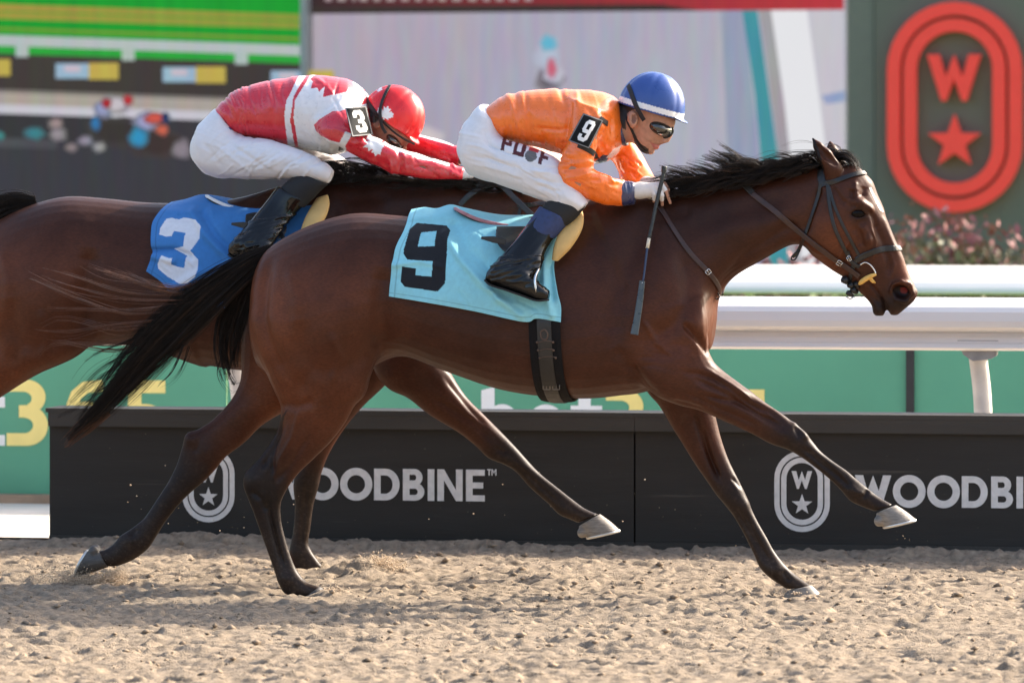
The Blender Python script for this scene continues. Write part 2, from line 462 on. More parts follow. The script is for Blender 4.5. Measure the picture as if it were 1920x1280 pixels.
# --- white running rail on goose-neck posts
def rail(y, name, label, prof_px, ref_px, x0, x1, posts, m, mpost):
    t = thing(name, label, 'rail', (0, y, 0))
    prof = [(dy, P(ref_px, py, y)[2]) for dy, py in prof_px]
    mb = MB(); L = 3.55; x = x0; k = 0
    while x < x1:
        mb = MB(); mb.extrude_x(prof, x, min(x + L - 0.004, x1)); mb.build('rail_section', m, t, smooth=False); x += L
    return t
m_rail = mat('rail_white', (0.80, 0.755, 0.71), 0.45, var=0.04, vscale=6, bump=0.05, bscale=8, stretch=(0.2, 1, 1))
m_post = mat('rail_post', (0.66, 0.62, 0.58), 0.5, var=0.12, vscale=12)
def rail_front():
    prof = [(0.02, 557), (-0.03, 560), (-0.07, 566), (-0.10, 574), (-0.115, 583), (-0.118, 600), (-0.112, 611), (-0.09, 617), (-0.05, 622), (-0.035, 632), (-0.05, 640), (-0.075, 643), (-0.078, 650), (-0.06, 655), (0.06, 656), (0.10, 640), (0.12, 600), (0.11, 570), (0.07, 558)]
    t = rail(Y_RAIL, 'track_rail', 'white running rail on curved posts behind the black barrier', prof, 1600, -11.2, 11.0, (), m_rail, m_post)
    m_br = mat('rail_bracket', (0.30, 0.29, 0.28), 0.55, var=0.2, vscale=20)
    for px in (-950, 440, 1838, 3230):
        c = P(px, 660, Y_RAIL)
        path = [(c[0] - 0.02, 0.02, c[2] + 0.03), (c[0] - 0.012, 0.05, c[2] - 0.05), (c[0], 0.10, c[2] - 0.20), (c[0] + 0.004, 0.13, c[2] - 0.4), (c[0] + 0.006, 0.14, -0.05)]
        mb = MB(); add_tube(mb, crspline(path, 6), 0.042, 16); mb.build('post', m_post, t, smooth=True)
        mb = MB()
        mb.prism(ccw([(c[0] - 0.10, c[2] + 0.055), (c[0] + 0.085, c[2] + 0.055), (c[0] + 0.075, c[2] - 0.015), (c[0] + 0.05, c[2] - 0.03), (c[0] - 0.03, c[2] - 0.04), (c[0] - 0.075, c[2] - 0.01)]), -0.045, 0.05)
        mb.build('bracket', m_br, t)
rail_front()
def rail_far():
    prof = [(0.22, 499), (0.12, 501), (0.0, 507), (-0.12, 516), (-0.20, 527), (-0.25, 538), (-0.26, 546), (-0.20, 550), (0.20, 550), (0.27, 540), (0.27, 505)]
    t = rail(Y_RAIL2, 'track_rail', 'second white rail farther off on the infield turf, behind the near rail', prof, 1600, -18, 14, (), m_rail, m_post)
    for k in range(12):
        mb = MB(); x = -17 + 2.6 * k
        add_tube(mb, [(x, 0.05, 0.95), (x, 0.12, 0.7), (x, 0.14, 0.0)], 0.03, 10); mb.build('post', m_post, t, smooth=True)
rail_far()

# --- green advertising board
def board():
    t = thing('advertising_board', 'long green advertising board with white and yellow lettering behind the rail', 'board', (0, Y_BOARD, 0))
    m_g = mat('board_green', (0.095, 0.33, 0.205), 0.5, var=0.07, vscale=1.5, bump=0.03, bscale=6, spec=0.4)
    m_k = mat('board_post', (0.02, 0.02, 0.02), 0.6, var=0.3, vscale=15)
    m_w = mat('letter_white', (0.80, 0.80, 0.78), 0.5, var=0.03)
    m_y = mat('letter_yellow', (0.88, 0.72, 0.24), 0.5, var=0.04)
    zb = P(45, 945, Y_BOARD)[2]; zt = 1.02
    xs = [P(p, 700, Y_BOARD)[0] for p in (-2200, -900, 425, 1707, 2900, 4200)]
    for a, b in zip(xs[:-1], xs[1:]):
        mb = MB(); mb.box((a + 0.004, 0, zb), (b - 0.004, 0.02, zt)); mb.build('panel', m_g, t)
    for a in xs[1:-1]:
        if a == xs[2]: continue
        mb = MB(); mb.box((a - 0.02, -0.022, 0.0), (a + 0.02, -0.001, zt)); mb.build('post', m_k, t)
        mb = MB(); mb.box((a - 0.02, 0.021, 0.0), (a + 0.02, 0.08, zt)); mb.build('post', m_k, t)
    mb = MB(); mb.box((xs[0], -0.006, zb - 0.03), (xs[-1], 0.03, zb - 0.001)); mb.build('bottom_rail', m_k, t)
    y0, y1 = -0.004, -0.0005
    for px5 in (320, 1440, 2515):
        pyb, pyt = (838, 713) if px5 == 320 else ((854, 730) if px5 == 1440 else (862, 738))
        zb_, zt_ = P(px5, pyb, Y_BOARD)[2], P(px5, pyt, Y_BOARD)[2]
        h = (zt_ - zb_) / 1.36
        x3 = P(px5 - 300, 800, Y_BOARD)[0]
        write('letter', '365', x3 - 0.02, zb_, h * 1.0, y0, y1, m_y, t, 0.275)
        write('letter', 'bet', x3 - 2.66 * h, zb_, h, y0, y1, m_w, t, 0.0)
board()

# --- screens (lit LED walls) and sign tower
def emission_mat(name):
    m = bpy.data.materials.new(name); m.use_nodes = True
    nt = m.node_tree; N = nt.nodes; L = nt.links
    b = N['Principled BSDF']; b.inputs['Roughness'].default_value = 0.5; b.inputs['Base Color'].default_value = (0.004, 0.004, 0.004, 1); b.inputs['Specular IOR Level'].default_value = 0.0
    a = N.new('ShaderNodeAttribute'); a.attribute_name = 'col'
    tc = N.new('ShaderNodeTexCoord')
    mp = N.new('ShaderNodeMapping'); mp.inputs['Scale'].default_value = (7.0, 1, 0.9)
    n = N.new('ShaderNodeTexNoise'); n.inputs['Scale'].default_value = 1.6; n.inputs['Detail'].default_value = 5
    L.new(tc.outputs['Object'], mp.inputs[0]); L.new(mp.outputs[0], n.inputs['Vector'])
    mx = N.new('ShaderNodeMix'); mx.data_type = 'RGBA'; mx.blend_type = 'OVERLAY'; mx.inputs[0].default_value = 0.22
    L.new(a.outputs['Color'], mx.inputs[6]); L.new(n.outputs['Color'], mx.inputs[7])
    # fine grid of LED rows
    w = N.new('ShaderNodeTexWave'); w.bands_direction = 'Z'; w.inputs['Scale'].default_value = 9.0; w.inputs['Distortion'].default_value = 0.0
    L.new(tc.outputs['Object'], w.inputs['Vector'])
    mr = N.new('ShaderNodeMapRange'); mr.inputs['To Min'].default_value = 0.94; mr.inputs['To Max'].default_value = 1.04
    L.new(w.outputs['Fac'], mr.inputs['Value'])
    sc = N.new('ShaderNodeVectorMath'); sc.operation = 'SCALE'; L.new(mx.outputs[2], sc.inputs[0]); L.new(mr.outputs[0], sc.inputs['Scale'])
    L.new(sc.outputs[0], b.inputs['Emission Color']); b.inputs['Emission Strength'].default_value = 0.82 / 2 ** EXPO
    return m
m_led = emission_mat('led_picture')
m_bez = mat('screen_bezel', (0.35, 0.36, 0.36), 0.5, var=0.1)

class Picture:
    """the flat picture on a screen: coloured polygons, each a hair in front of the one before"""
    def __init__(self, Y): self.Y = Y; self.v = []; self.f = []; self.c = []; self.k = 0
    def poly(self, pts, col, cols=None):
        n = len(self.v); y = self.Y - 0.004 * self.k; self.k += 1
        for i, (px, py) in enumerate(pts):
            p = P(px, py, self.Y); self.v.append((p[0], y - self.Y, p[2])); self.c.append(srgb(*(cols[i] if cols else col)))
        self.f.append(tuple(range(n, n + len(pts))))
    def blob(self, cx, cy, rx, ry, col, bg=(82, 80, 84)):
        for k in range(2):
            n = len(self.v); y = self.Y - 0.004 * self.k; self.k += 1
            f = (1.15, 0.7)[k]; edge = tuple(.5 * a + .5 * b for a, b in zip(col, bg)) if k == 0 else col
            p = [(cx + rx * f * math.cos(t) * random.uniform(.75, 1.15), cy + ry * f * math.sin(t) * random.uniform(.75, 1.15)) for t in np.linspace(0, 2 * math.pi, 15)[:-1]]
            for (px, py), c in zip([(cx, cy)] + p, [col] + [edge] * len(p)):
                q = P(px, py, self.Y); self.v.append((q[0], y - self.Y, q[2])); self.c.append(srgb(*c))
            self.f += [(n, n + 1 + i, n + 1 + (i + 1) % len(p)) for i in range(len(p))]
    def build(self, parent):
        me = bpy.data.meshes.new('picture'); me.from_pydata(self.v, [], self.f); vcol(me, np.array(self.c))
        return link('picture', me, m_led, parent)

def screens():
    Y = Y_SCR
    t = thing('display_screen', 'big outdoor video screen showing green turf, white rail and tiny racing horses', 'screen', (0, Y, 0))
    pic = Picture(Y)
    S = lambda x: 0.034 * x       # the filmed scene leans down to the right
    def strip(y0, y1, col, x0=-420, x1=573, col2=None):
        pic.poly([(x0, y1 + S(x0)), (x1, y1 + S(x1)), (x1, y0 + S(x1)), (x0, y0 + S(x0))], col, [col, col2 or col, col2 or col, col])
    strip(-620, 66, (38, 170, 58)); strip(92, 103, (48, 172, 66)); strip(66, 92, (196, 206, 206))
    for a, b, cl in ((-60, -40, (196, 160, 70)), (8, 20, (206, 160, 84)), (22, 36, (190, 166, 78)), (52, 57, (120, 176, 60))):
        strip(a, b, cl, -420, 573, (150, 166, 70))
    strip(86, 102, (52, 178, 70))
    strip(101, 168, (76, 70, 66), col2=(72, 66, 64)); strip(168, 176, (140, 134, 128)); strip(174, 200, (186, 176, 166)); strip(196, 214, (216, 214, 224))
    strip(213, 620, (58, 57, 60), col2=(70, 69, 74)); strip(262, 620, (70, 70, 76), col2=(68, 68, 74))
    strip(258, 276, (104, 106, 116), -420, 110, (84, 84, 90))
    for x in (44, 243, 455): pic.poly([(x - 12, 84 + S(x)), (x + 12, 84 + S(x)), (x + 12, 106 + S(x)), (x - 12, 106 + S(x))], (190, 205, 200))
    for x in (-95, 108, 309, 512):
        pic.poly([(x, 116 + S(x)), (x + 62, 116 + S(x)), (x + 62, 144 + S(x)), (x, 144 + S(x))], (165, 196, 220))
        pic.poly([(x + 16, 120 + S(x)), (x + 46, 120 + S(x)), (x + 46, 132 + S(x)), (x + 16, 132 + S(x))], (216, 200, 214))
        pic.poly([(x + 62, 115 + S(x)), (x + 118, 115 + S(x)), (x + 118, 146 + S(x)), (x + 62, 146 + S(x))], (208, 186, 90))
    for cx, cy, rx, ry, cl in ((225, 248, 60, 30, (66, 62, 60)), (300, 268, 55, 28, (70, 60, 58)), (198, 205, 18, 16, (160, 170, 210)), (222, 196, 24, 16, (214, 206, 216)), (206, 194, 10, 8, (190, 50, 60)), (246, 188, 10, 9, (206, 60, 66)), (186, 232, 9, 14, (60, 130, 190)),
                               (280, 230, 22, 18, (170, 176, 214)), (298, 222, 20, 10, (226, 96, 84)), (318, 222, 8, 10, (50, 66, 110)), (312, 244, 12, 10, (222, 112, 86)), (268, 258, 17, 20, (60, 160, 204)), (114, 232, 14, 10, (168, 156, 150)), (118, 252, 16, 12, (160, 156, 160)), (75, 250, 18, 12, (70, 140, 150)), (170, 264, 14, 9, (160, 150, 172)), (196, 276, 13, 9, (170, 168, 166)), (145, 277, 12, 8, (150, 140, 136)), (350, 280, 17, 18, (150, 142, 150)), (10, 255, 12, 8, (70, 150, 150))):
        pic.blob(cx, cy, rx, ry, cl)
    pic.build(t)
    a, b = P(573, 400, Y), P(584, -650, Y)
    mb = MB(); mb.box((a[0], -0.3, P(0, 520, Y)[2]), (b[0], 0.3, b[2])); mb.build('bezel', m_bez, t)
    c = P(-420, 0, Y); mb = MB(); mb.box((c[0], 0.02, P(0, 525, Y)[2]), (a[0], 0.5, b[2])); mb.build('cabinet', m_bez, t)

    t = thing('display_screen', 'big outdoor video screen of a lone rider on grey track under a red banner', 'screen', (0, Y, 0))
    pic = Picture(Y)
    pic.poly([(586, 540), (1586, 540), (1586, -600), (586, -600)], (184, 180, 200), [(182, 178, 200), (196, 196, 212), (190, 190, 204), (188, 176, 192)])
    pic.poly([(586, 540), (900, 540), (900, 20), (586, 24)], (186, 178, 196), [(176, 176, 196), (180, 178, 198), (190, 182, 198), (192, 180, 196)])
    pic.poly([(1352, 20), (1395, 20), (1450, 540), (1376, 540)], (164, 172, 196))
    pic.poly([(1392, 20), (1420, 20), (1460, 300), (1484, 540), (1448, 540), (1416, 180)], (78, 160, 172))
    pic.poly([(1424, 20), (1450, 20), (1510, 540), (1486, 540), (1462, 300)], (176, 172, 176))
    pic.poly([(1446, 20), (1514, 20), (1584, 540), (1508, 540), (1472, 200)], (250, 250, 254))
    pic.poly([(1514, 20), (1584, 20), (1584, 400), (1560, 360)], (216, 212, 222))
    pic.poly([(1540, 180), (1586, 170), (1586, 190), (1550, 196)], (160, 176, 214))
    for cx, cy, rx, ry, cl in ((1030, 150, 26, 22, (118, 112, 122)), (1028, 105, 24, 32, (196, 206, 226)), (1030, 82, 17, 15, (110, 196, 226)), (1040, 138, 20, 18, (206, 204, 220)), (1036, 128, 9, 18, (220, 110, 130)), (805, 262, 28, 24, (226, 216, 216))):
        pic.blob(cx, cy, rx, ry, cl, (186, 184, 200))
    pic.poly([(586, 27), (1584, 19), (1584, -70), (586, -70)], (70, 52, 54), [(64, 52, 54), (204, 66, 74), (196, 60, 70), (66, 48, 52)])
    pic.poly([(586, 27), (1320, 21), (1240, 9), (586, 13)], (68, 58, 56))
    x = 612
    for w in (18, 22, 8, 20, 18, 22, 20, 18, 14, 20, 24, 22, 18, 20, 22, 20):      # feet of the cut-off name line
        pic.poly([(x, 3), (x + w * 0.7, 3), (x + w * 0.7, -24), (x, -24)], (190, 172, 172)); x += w + 6
    pic.build(t)
    a, b = P(586, 545, Y), P(1588, -650, Y)
    mb = MB(); mb.box((a[0] + .01, 0.02, a[2]), (b[0], 0.5, b[2])); mb.build('cabinet', m_bez, t)

    t = thing('sign_tower', 'grey green sign tower with large red emblem of W and star', 'sign', (0, Y_TOWER, 0))
    m_t = mat('tower_grey', (0.135, 0.135, 0.110), 0.6, var=0.06, vscale=0.6)
    m_r = mat('emblem_red', (0.78, 0.04, 0.03), 0.35, var=0.03, emit=(0.9, 0.06, 0.045), estr=0.09)  # low emission added so the shaded emblem face reads a brighter red
    Y = Y_TOWER; h = P(0, -700, Y)[2]
    x0, x1, x2 = P(1588, 0, Y)[0], P(1640, 0, Y)[0], P(2040, 0, Y)[0]
    mb = MB(); mb.box((x0, 0.03, 0), (x1 - 0.01, 1.5, h)); mb.build('side_panel', mat('tower_trim', (0.165, 0.165, 0.14), 0.6, var=0.05), t)
    mb = MB(); mb.box((x1, 0, 0), (x2, 1.5, h)); mb.build('panel', m_t, t)
    a, b = P(1666, 398, Y), P(1918, 4, Y)
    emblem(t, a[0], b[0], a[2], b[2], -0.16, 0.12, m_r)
screens()

# --- flowering shrubs in front of the tower
def shrubs():
    m_l = mat('shrub_leaf', (0.15, 0.14, 0.08), 0.7, var=0.4, vscale=9)
    m_f = mat('shrub_flower', (0.28, 0.11, 0.11), 0.8, var=0.4, vscale=12)
    m_s = mat('shrub_stem', (0.16, 0.10, 0.06), 0.8, var=0.2)
    rg = np.random.default_rng(3)
    labs = ['under the red emblem, just right of the horse face', 'below the middle of the red emblem', 'below the right end of the red emblem', 'at the far right edge under the sign tower', 'seen under the throat of the leading horse', 'seen between reins and chest of the leading horse']
    for k, (px, top, r) in enumerate(((1662, 392, 0.42), (1735, 388, 0.46), (1810, 405, 0.44), (1890, 425, 0.5), (1500, 470, 0.4), (1430, 486, 0.4))):
        c = P(px, top, Y_BUSH + rg.uniform(-0.5, 0.5))
        t = thing('flowering_shrub', 'blurred pink flowering shrub ' + labs[k], 'shrub', (c[0], c[1], 0), 'flowering shrubs before the sign tower')
        zt = c[2]
        mb = MB()
        for s in range(7):
            a = rg.uniform(0, 6.28); add_tube(mb, crspline([(0, 0, 0), (0.3 * r * math.cos(a), 0.3 * r * math.sin(a), zt * 0.5), (0.8 * r * math.cos(a), 0.8 * r * math.sin(a), zt * 0.85)], 3), 0.008, 5)
        mb.build('stems', m_s, t)
        for nm, mm, n, lo, hi, sz in (('foliage', m_l, 700, 0.0, 0.86, 0.045), ('flowers', m_f, 90, 0.60, 1.03, 0.055)):
            a = rg.uniform(0, 6.28, n); rr = r * np.sqrt(rg.uniform(0, 1, n)); z = zt * (lo + (hi - lo) * rg.uniform(0, 1, n) ** 0.7) - 0.15 * (rr / r) ** 2
            ctr = np.stack([rr * np.cos(a), rr * np.sin(a), np.maximum(z, 0.03)], -1)
            d1 = rg.normal(size=(n, 3)); d1 /= np.linalg.norm(d1, axis=1)[:, None]
            d2 = np.cross(d1, rg.normal(size=(n, 3))); d2 /= np.linalg.norm(d2, axis=1)[:, None]
            s = sz * rg.uniform(0.5, 1.2, (n, 1))
            v = np.stack([ctr - d1 * s, ctr + d2 * s * .5, ctr + d1 * s, ctr - d2 * s * .5], 1).reshape(-1, 3)
            tag(link(nm, mesh_np(nm, v, np.arange(4 * n).reshape(n, 4)), mm, t), kind='stuff')
shrubs()

def treeline():
    """far wood closing the infield, seen only past the ends of screens and tower"""
    rg = np.random.default_rng(8); n = 26000
    x = rg.uniform(-70, 80, n); h = 7 + 3.5 * fbm(x * .18, x * 0, 3, 14) * 2 - 3.5
    z = h * rg.uniform(0, 1, n) ** .7; y = 74 + 5 * fbm(x * .3, z * .4, 2, 15) + rg.uniform(-2, 2, n)
    c = np.stack([x, y, z], -1); d1 = rg.normal(size=(n, 3)); d1 /= np.linalg.norm(d1, axis=1)[:, None]
    d2 = np.cross(d1, rg.normal(size=(n, 3))); d2 /= np.linalg.norm(d2, axis=1)[:, None]; s = rg.uniform(.35, .8, (n, 1))
    v = np.stack([c - d1 * s, c + d2 * s * .7, c + d1 * s, c - d2 * s * .7], 1).reshape(-1, 3)
    tag(link('treeline', mesh_np('treeline', v, np.arange(4 * n).reshape(n, 4)), mat('far_leaves', (.05, .075, .025), .8, var=.4, vscale=.8)), 'far wood beyond the infield behind screens and tower', None, kind='stuff')
treeline()
# ------------------------------------------------------------------ volumes: lofted and analytic shapes melted into one skin
class Vol:
    def __init__(self, lo, hi, vox):
        self.vox = vox
        self.o = np.floor(np.asarray(lo) / vox).astype(int) - 4
        e = np.ceil(np.asarray(hi) / vox).astype(int) + 4
        self.bg = 14 * vox
        self.a = np.full(tuple(e - self.o), self.bg, np.float32)
    def _win(self, lo, hi):
        i0 = np.maximum(np.floor(np.asarray(lo) / self.vox).astype(int), self.o)
        i1 = np.minimum(np.ceil(np.asarray(hi) / self.vox).astype(int) + 1, self.o + np.array(self.a.shape))
        return i0, i1
    def _join(self, i0, i1, d, k, op):
        s = tuple(slice(a - o, b - o) for a, b, o in zip(i0, i1, self.o))
        w = self.a[s]
        d = np.clip(d, -self.bg, self.bg)
        if op == 'cut':
            h = np.maximum(k - np.abs(w + d), 0) / max(k, 1e-6)
            self.a[s] = np.maximum(w, -d) + h * h * k * 0.25
        else:
            h = np.maximum(k - np.abs(w - d), 0) / max(k, 1e-6)
            self.a[s] = np.minimum(w, d) - h * h * k * 0.25
    def poly(self, pts, quads, tris, k=0.02, op='add'):
        pts = np.asarray(pts, np.float32)
        g = openvdb.FloatGrid.createLevelSetFromPolygons(pts, triangles=np.asarray(tris, np.uint32), quads=np.asarray(quads, np.uint32),
                                                         transform=openvdb.createLinearTransform(voxelSize=self.vox), halfWidth=14.0)
        i0, i1 = self._win(pts.min(0) - self.bg, pts.max(0) + self.bg)
        if np.any(i1 <= i0): return
        t = np.zeros(tuple(i1 - i0), np.float32)
        g.copyToArray(t, ijk=tuple(int(v) for v in i0))
        self._join(i0, i1, t, k, op)
    def grid(self, lo, hi):
        i0, i1 = self._win(np.asarray(lo) - self.bg, np.asarray(hi) + self.bg)
        ax = [np.arange(a, b, dtype=np.float32) * self.vox for a, b in zip(i0, i1)]
        return i0, i1, ax[0][:, None, None], ax[1][None, :, None], ax[2][None, None, :]
    def capsule(self, p, q, r0, r1, k=0.01, op='add'):
        p = np.asarray(p, float); q = np.asarray(q, float); R = max(r0, r1)
        i0, i1, X, Y, Z = self.grid(np.minimum(p, q) - R, np.maximum(p, q) + R)
        if np.any(i1 <= i0): return
        d = q - p; L2 = float(d @ d) + 1e-12
        t = np.clip(((X - p[0]) * d[0] + (Y - p[1]) * d[1] + (Z - p[2]) * d[2]) / L2, 0, 1)
        dist = np.sqrt((X - p[0] - t * d[0]) ** 2 + (Y - p[1] - t * d[1]) ** 2 + (Z - p[2] - t * d[2]) ** 2) - (r0 + (r1 - r0) * t)
        self._join(i0, i1, dist.astype(np.float32), k, op)
    def chain(self, pts, rads, k=0.01, op='add'):
        for a, b, r, s in zip(pts[:-1], pts[1:], rads[:-1], rads[1:]): self.capsule(a, b, r, s, k, op)
    def ell(self, c, r, k=0.01, op='add', rot=None):
        """ellipsoid; rot = 3 axis vectors (rows)"""
        c = np.asarray(c, float); r = np.asarray(r, float); R = r.max()
        i0, i1, X, Y, Z = self.grid(c - R, c + R)
        if np.any(i1 <= i0): return
        A = np.eye(3) if rot is None else np.asarray(rot, float)
        x, y, z = X - c[0], Y - c[1], Z - c[2]
        u = [(A[j, 0] * x + A[j, 1] * y + A[j, 2] * z) for j in range(3)]
        k0 = np.sqrt(sum((u[j] / r[j]) ** 2 for j in range(3)))
        k1 = np.sqrt(sum((u[j] / r[j] ** 2) ** 2 for j in range(3))) + 1e-9
        self._join(i0, i1, (k0 * (k0 - 1) / k1).astype(np.float32), k, op)
    def mesh(self):
        g = openvdb.FloatGrid(self.bg)
        g.copyFromArray(np.clip(self.a, -self.bg, self.bg), ijk=tuple(int(v) for v in self.o))
        g.transform = openvdb.createLinearTransform(voxelSize=self.vox)
        p, q = g.convertToQuads(0.0)
        q = np.asarray(q, np.int64)
        return np.asarray(p, np.float64), q

def loft(rings, n=30, sub=6, e=2.0):
    """rings: (A, B, w, egg): A and B opposite edge points, w half width across (Y), egg > 0: wider at A"""
    rows = np.array([list(A) + list(B) + [w, g] for A, B, w, g in rings], float)
    rows = crspline(rows, sub)
    th = np.linspace(0, 2 * math.pi, n, endpoint=False)
    c = np.sign(np.cos(th)) * np.abs(np.cos(th)) ** (2 / e); s = np.sign(np.sin(th)) * np.abs(np.sin(th)) ** (2 / e)
    A, B, w, g = rows[:, :3], rows[:, 3:6], np.maximum(rows[:, 6], 0.002), rows[:, 7]
    ctr = (A + B) / 2; hf = (A - B) / 2
    # lateral axis: perpendicular to the edge-to-edge line, mostly along Y
    v = ctr[:, None, :] + c[None, :, None] * hf[:, None, :]
    lat = np.zeros_like(v); lat[:, :, 1] = s[None, :] * w[:, None] * (1 + g[:, None] * c[None, :])
    v = v + lat
    m = len(rows)
    pts = v.reshape(-1, 3)
    i = np.arange(m * n).reshape(m, n); j = np.roll(i, -1, 1)
    quads = np.stack([i[:-1], j[:-1], j[1:], i[1:]], -1).reshape(-1, 4)
    pts = np.vstack([pts, ctr[0], ctr[-1]])
    a, b = m * n, m * n + 1
    tris = [(a, j[0, k], i[0, k]) for k in range(n)] + [(b, i[-1, k], j[-1, k]) for k in range(n)]
    return pts, quads, np.array(tris)

def vnormals(v, q):
    n = np.zeros_like(v)
    fn = np.cross(v[q[:, 2]] - v[q[:, 0]], v[q[:, 3]] - v[q[:, 1]])
    for k in range(4):
        for c in range(3):
            n[:, c] += np.bincount(q[:, k], fn[:, c], len(v))
    return n / (np.linalg.norm(n, axis=1)[:, None] + 1e-12)

def smooth(v, q, it=3, lam=0.5, mask=None):
    e = np.vstack([q[:, [0, 1]], q[:, [1, 2]], q[:, [2, 3]], q[:, [3, 0]]])
    cnt = np.bincount(e[:, 0], minlength=len(v)) + np.bincount(e[:, 1], minlength=len(v))
    for _ in range(it):
        s = np.zeros_like(v)
        for c in range(3):
            s[:, c] = np.bincount(e[:, 0], v[e[:, 1], c], len(v)) + np.bincount(e[:, 1], v[e[:, 0], c], len(v))
        d = s / np.maximum(cnt, 1)[:, None] - v
        v = v + lam * d * (1 if mask is None else mask[:, None])
    return v

def seg_dist(px, py, line):
    """distance of points to a 2D polyline, and position along it 0..1"""
    line = np.asarray(line, float); best = np.full(px.shape, 1e9); par = np.zeros(px.shape)
    L = np.r_[0, np.cumsum(np.hypot(*np.diff(line, axis=0).T))]
    for i in range(len(line) - 1):
        a, b = line[i], line[i + 1]; d = b - a; l2 = d @ d + 1e-9
        t = np.clip(((px - a[0]) * d[0] + (py - a[1]) * d[1]) / l2, 0, 1)
        r = np.hypot(px - a[0] - t * d[0], py - a[1] - t * d[1])
        m = r < best; best[m] = r[m]; par[m] = (L[i] + t[m] * (L[i + 1] - L[i])) / L[-1]
    return best, par

def in_poly(px, py, poly):
    poly = np.asarray(poly, float); x0, y0 = poly[:, 0], poly[:, 1]; x1, y1 = np.roll(x0, -1), np.roll(y0, -1)
    r = np.zeros(px.shape, bool)
    for a, b, c, d in zip(x0, y0, x1, y1):
        cond = ((b > py) != (d > py)) & (px < (c - a) * (py - b) / (d - b + 1e-12) + a)
        r ^= cond
    return r

def sstep(a, b, x):
    t = np.clip((x - a) / (b - a), 0, 1); return t * t * (3 - 2 * t)

def hair(strands, name, m, parent, sides=3):
    """strands: list of (points Nx3, root radius)"""
    V = []; Q = []; off = 0
    th = np.linspace(0, 2 * math.pi, sides, endpoint=False)
    for pts, r in strands:
        n = len(pts)
        t = np.gradient(pts, axis=0); t /= np.linalg.norm(t, axis=1)[:, None] + 1e-9
        a = np.cross(t, (0.1, 1.0, 0.2)); a /= np.linalg.norm(a, axis=1)[:, None] + 1e-9
        b = np.cross(t, a)
        rad = r * np.linspace(1, 0.12, n) ** 0.7
        v = pts[:, None] + rad[:, None, None] * (np.cos(th)[None, :, None] * a[:, None] + np.sin(th)[None, :, None] * b[:, None])
        V.append(v.reshape(-1, 3))
        i = off + np.arange(n * sides).reshape(n, sides); j = np.roll(i, -1, 1)
        Q.append(np.stack([i[:-1], j[:-1], j[1:], i[1:]], -1).reshape(-1, 4)); off += n * sides
    V = np.vstack(V); Q = np.vstack(Q)
    return link(name, mesh_np(name, V, Q), m, parent)

# ------------------------------------------------------------------ horse
# every ring: (edge A px, py, edge B px, py, half width, egg[, lateral centre])
TORSO = [(478, 520, 474, 600, .05, 0), (486, 496, 478, 640, .13, -.1), (505, 466, 492, 690, .20, -.15), (550, 437, 540, 715, .255, -.2), (605, 414, 610, 712, .285, -.2), (668, 400, 690, 690, .29, -.15),
         (745, 404, 755, 668, .272, -.12), (830, 412, 838, 696, .282, -.16), (930, 412, 935, 729, .292, -.18), (1010, 402, 1020, 743, .288, -.25), (1090, 380, 1100, 747, .262, -.38),
         (1150, 370, 1165, 741, .235, -.42), (1215, 372, 1215, 733, .220, -.40), (1270, 410, 1265, 712, .20, -.2), (1312, 480, 1308, 684, .165, 0), (1334, 560, 1330, 655, .11, 0), (1340, 590, 1337, 632, .05, 0)]
NECK = [(1120, 378, 1262, 668, .20, -.25), (1190, 374, 1318, 615, .165, -.3), (1252, 367, 1349, 556, .128, -.35), (1329, 355, 1378, 519, .106, -.35), (1418, 340, 1436, 484, .088, -.28), (1490, 324, 1482, 460, .078, -.2), (1535, 312, 1512, 462, .074, -.1), (1556, 312, 1528, 474, .07, 0)]
HEAD = [(1538, 318, 1512, 452, .060, 0), (1560, 311, 1516, 466, .074, .05), (1592, 314, 1527, 481, .088, .12), (1618, 326, 1543, 494, .095, .18), (1637, 356, 1562, 508, .094, .22), (1652, 386, 1580, 519, .084, .22), (1667, 422, 1596, 531, .070, .15),
        (1681, 456, 1609, 545, .060, .1), (1694, 484, 1622, 556, .053, .05), (1704, 512, 1642, 566, .050, 0), (1715, 535, 1662, 581, .050, -.05), (1721, 549, 1671, 590, .043, -.05), (1714, 564, 1682, 591, .028, 0)]
LIP = [(1640, 556, 1622, 556, .03, 0), (1655, 568, 1634, 572, .036, 0), (1660, 582, 1637, 586, .034, 0), (1656, 592, 1642, 592, .018, 0)]
HIND_NEAR = [(520, 520, 690, 560, .10, 0, -.15), (474, 590, 712, 628, .125, .0, -.155), (484, 650, 706, 672, .122, .0, -.155), (500, 697, 694, 708, .112, 0, -.155), (516, 735, 684, 740, .095, 0, -.15), (526, 762, 664, 762, .080, 0, -.148), (524, 792, 647, 793, .066, 0, -.145), (510, 824, 620, 828, .056, 0, -.14), (484, 861, 588, 860, .047, 0, -.135), (460, 886, 560, 887, .041, 0, -.13),
             (456, 908, 540, 914, .038, 0, -.13), (464, 932, 527, 942, .034, 0, -.128), (476, 962, 527, 972, .029, 0, -.126), (488, 996, 532, 998, .0265, 0, -.125), (502, 1035, 542, 1033, .0265, 0, -.125), (514, 1068, 554, 1064, .030, 0, -.125), (522, 1092, 566, 1082, .034, 0, -.125), (534, 1112, 578, 1092, .031, 0, -.125), (556, 1118, 592, 1097, .029, 0, -.125), (578, 1120, 602, 1101, .03, 0, -.125)]
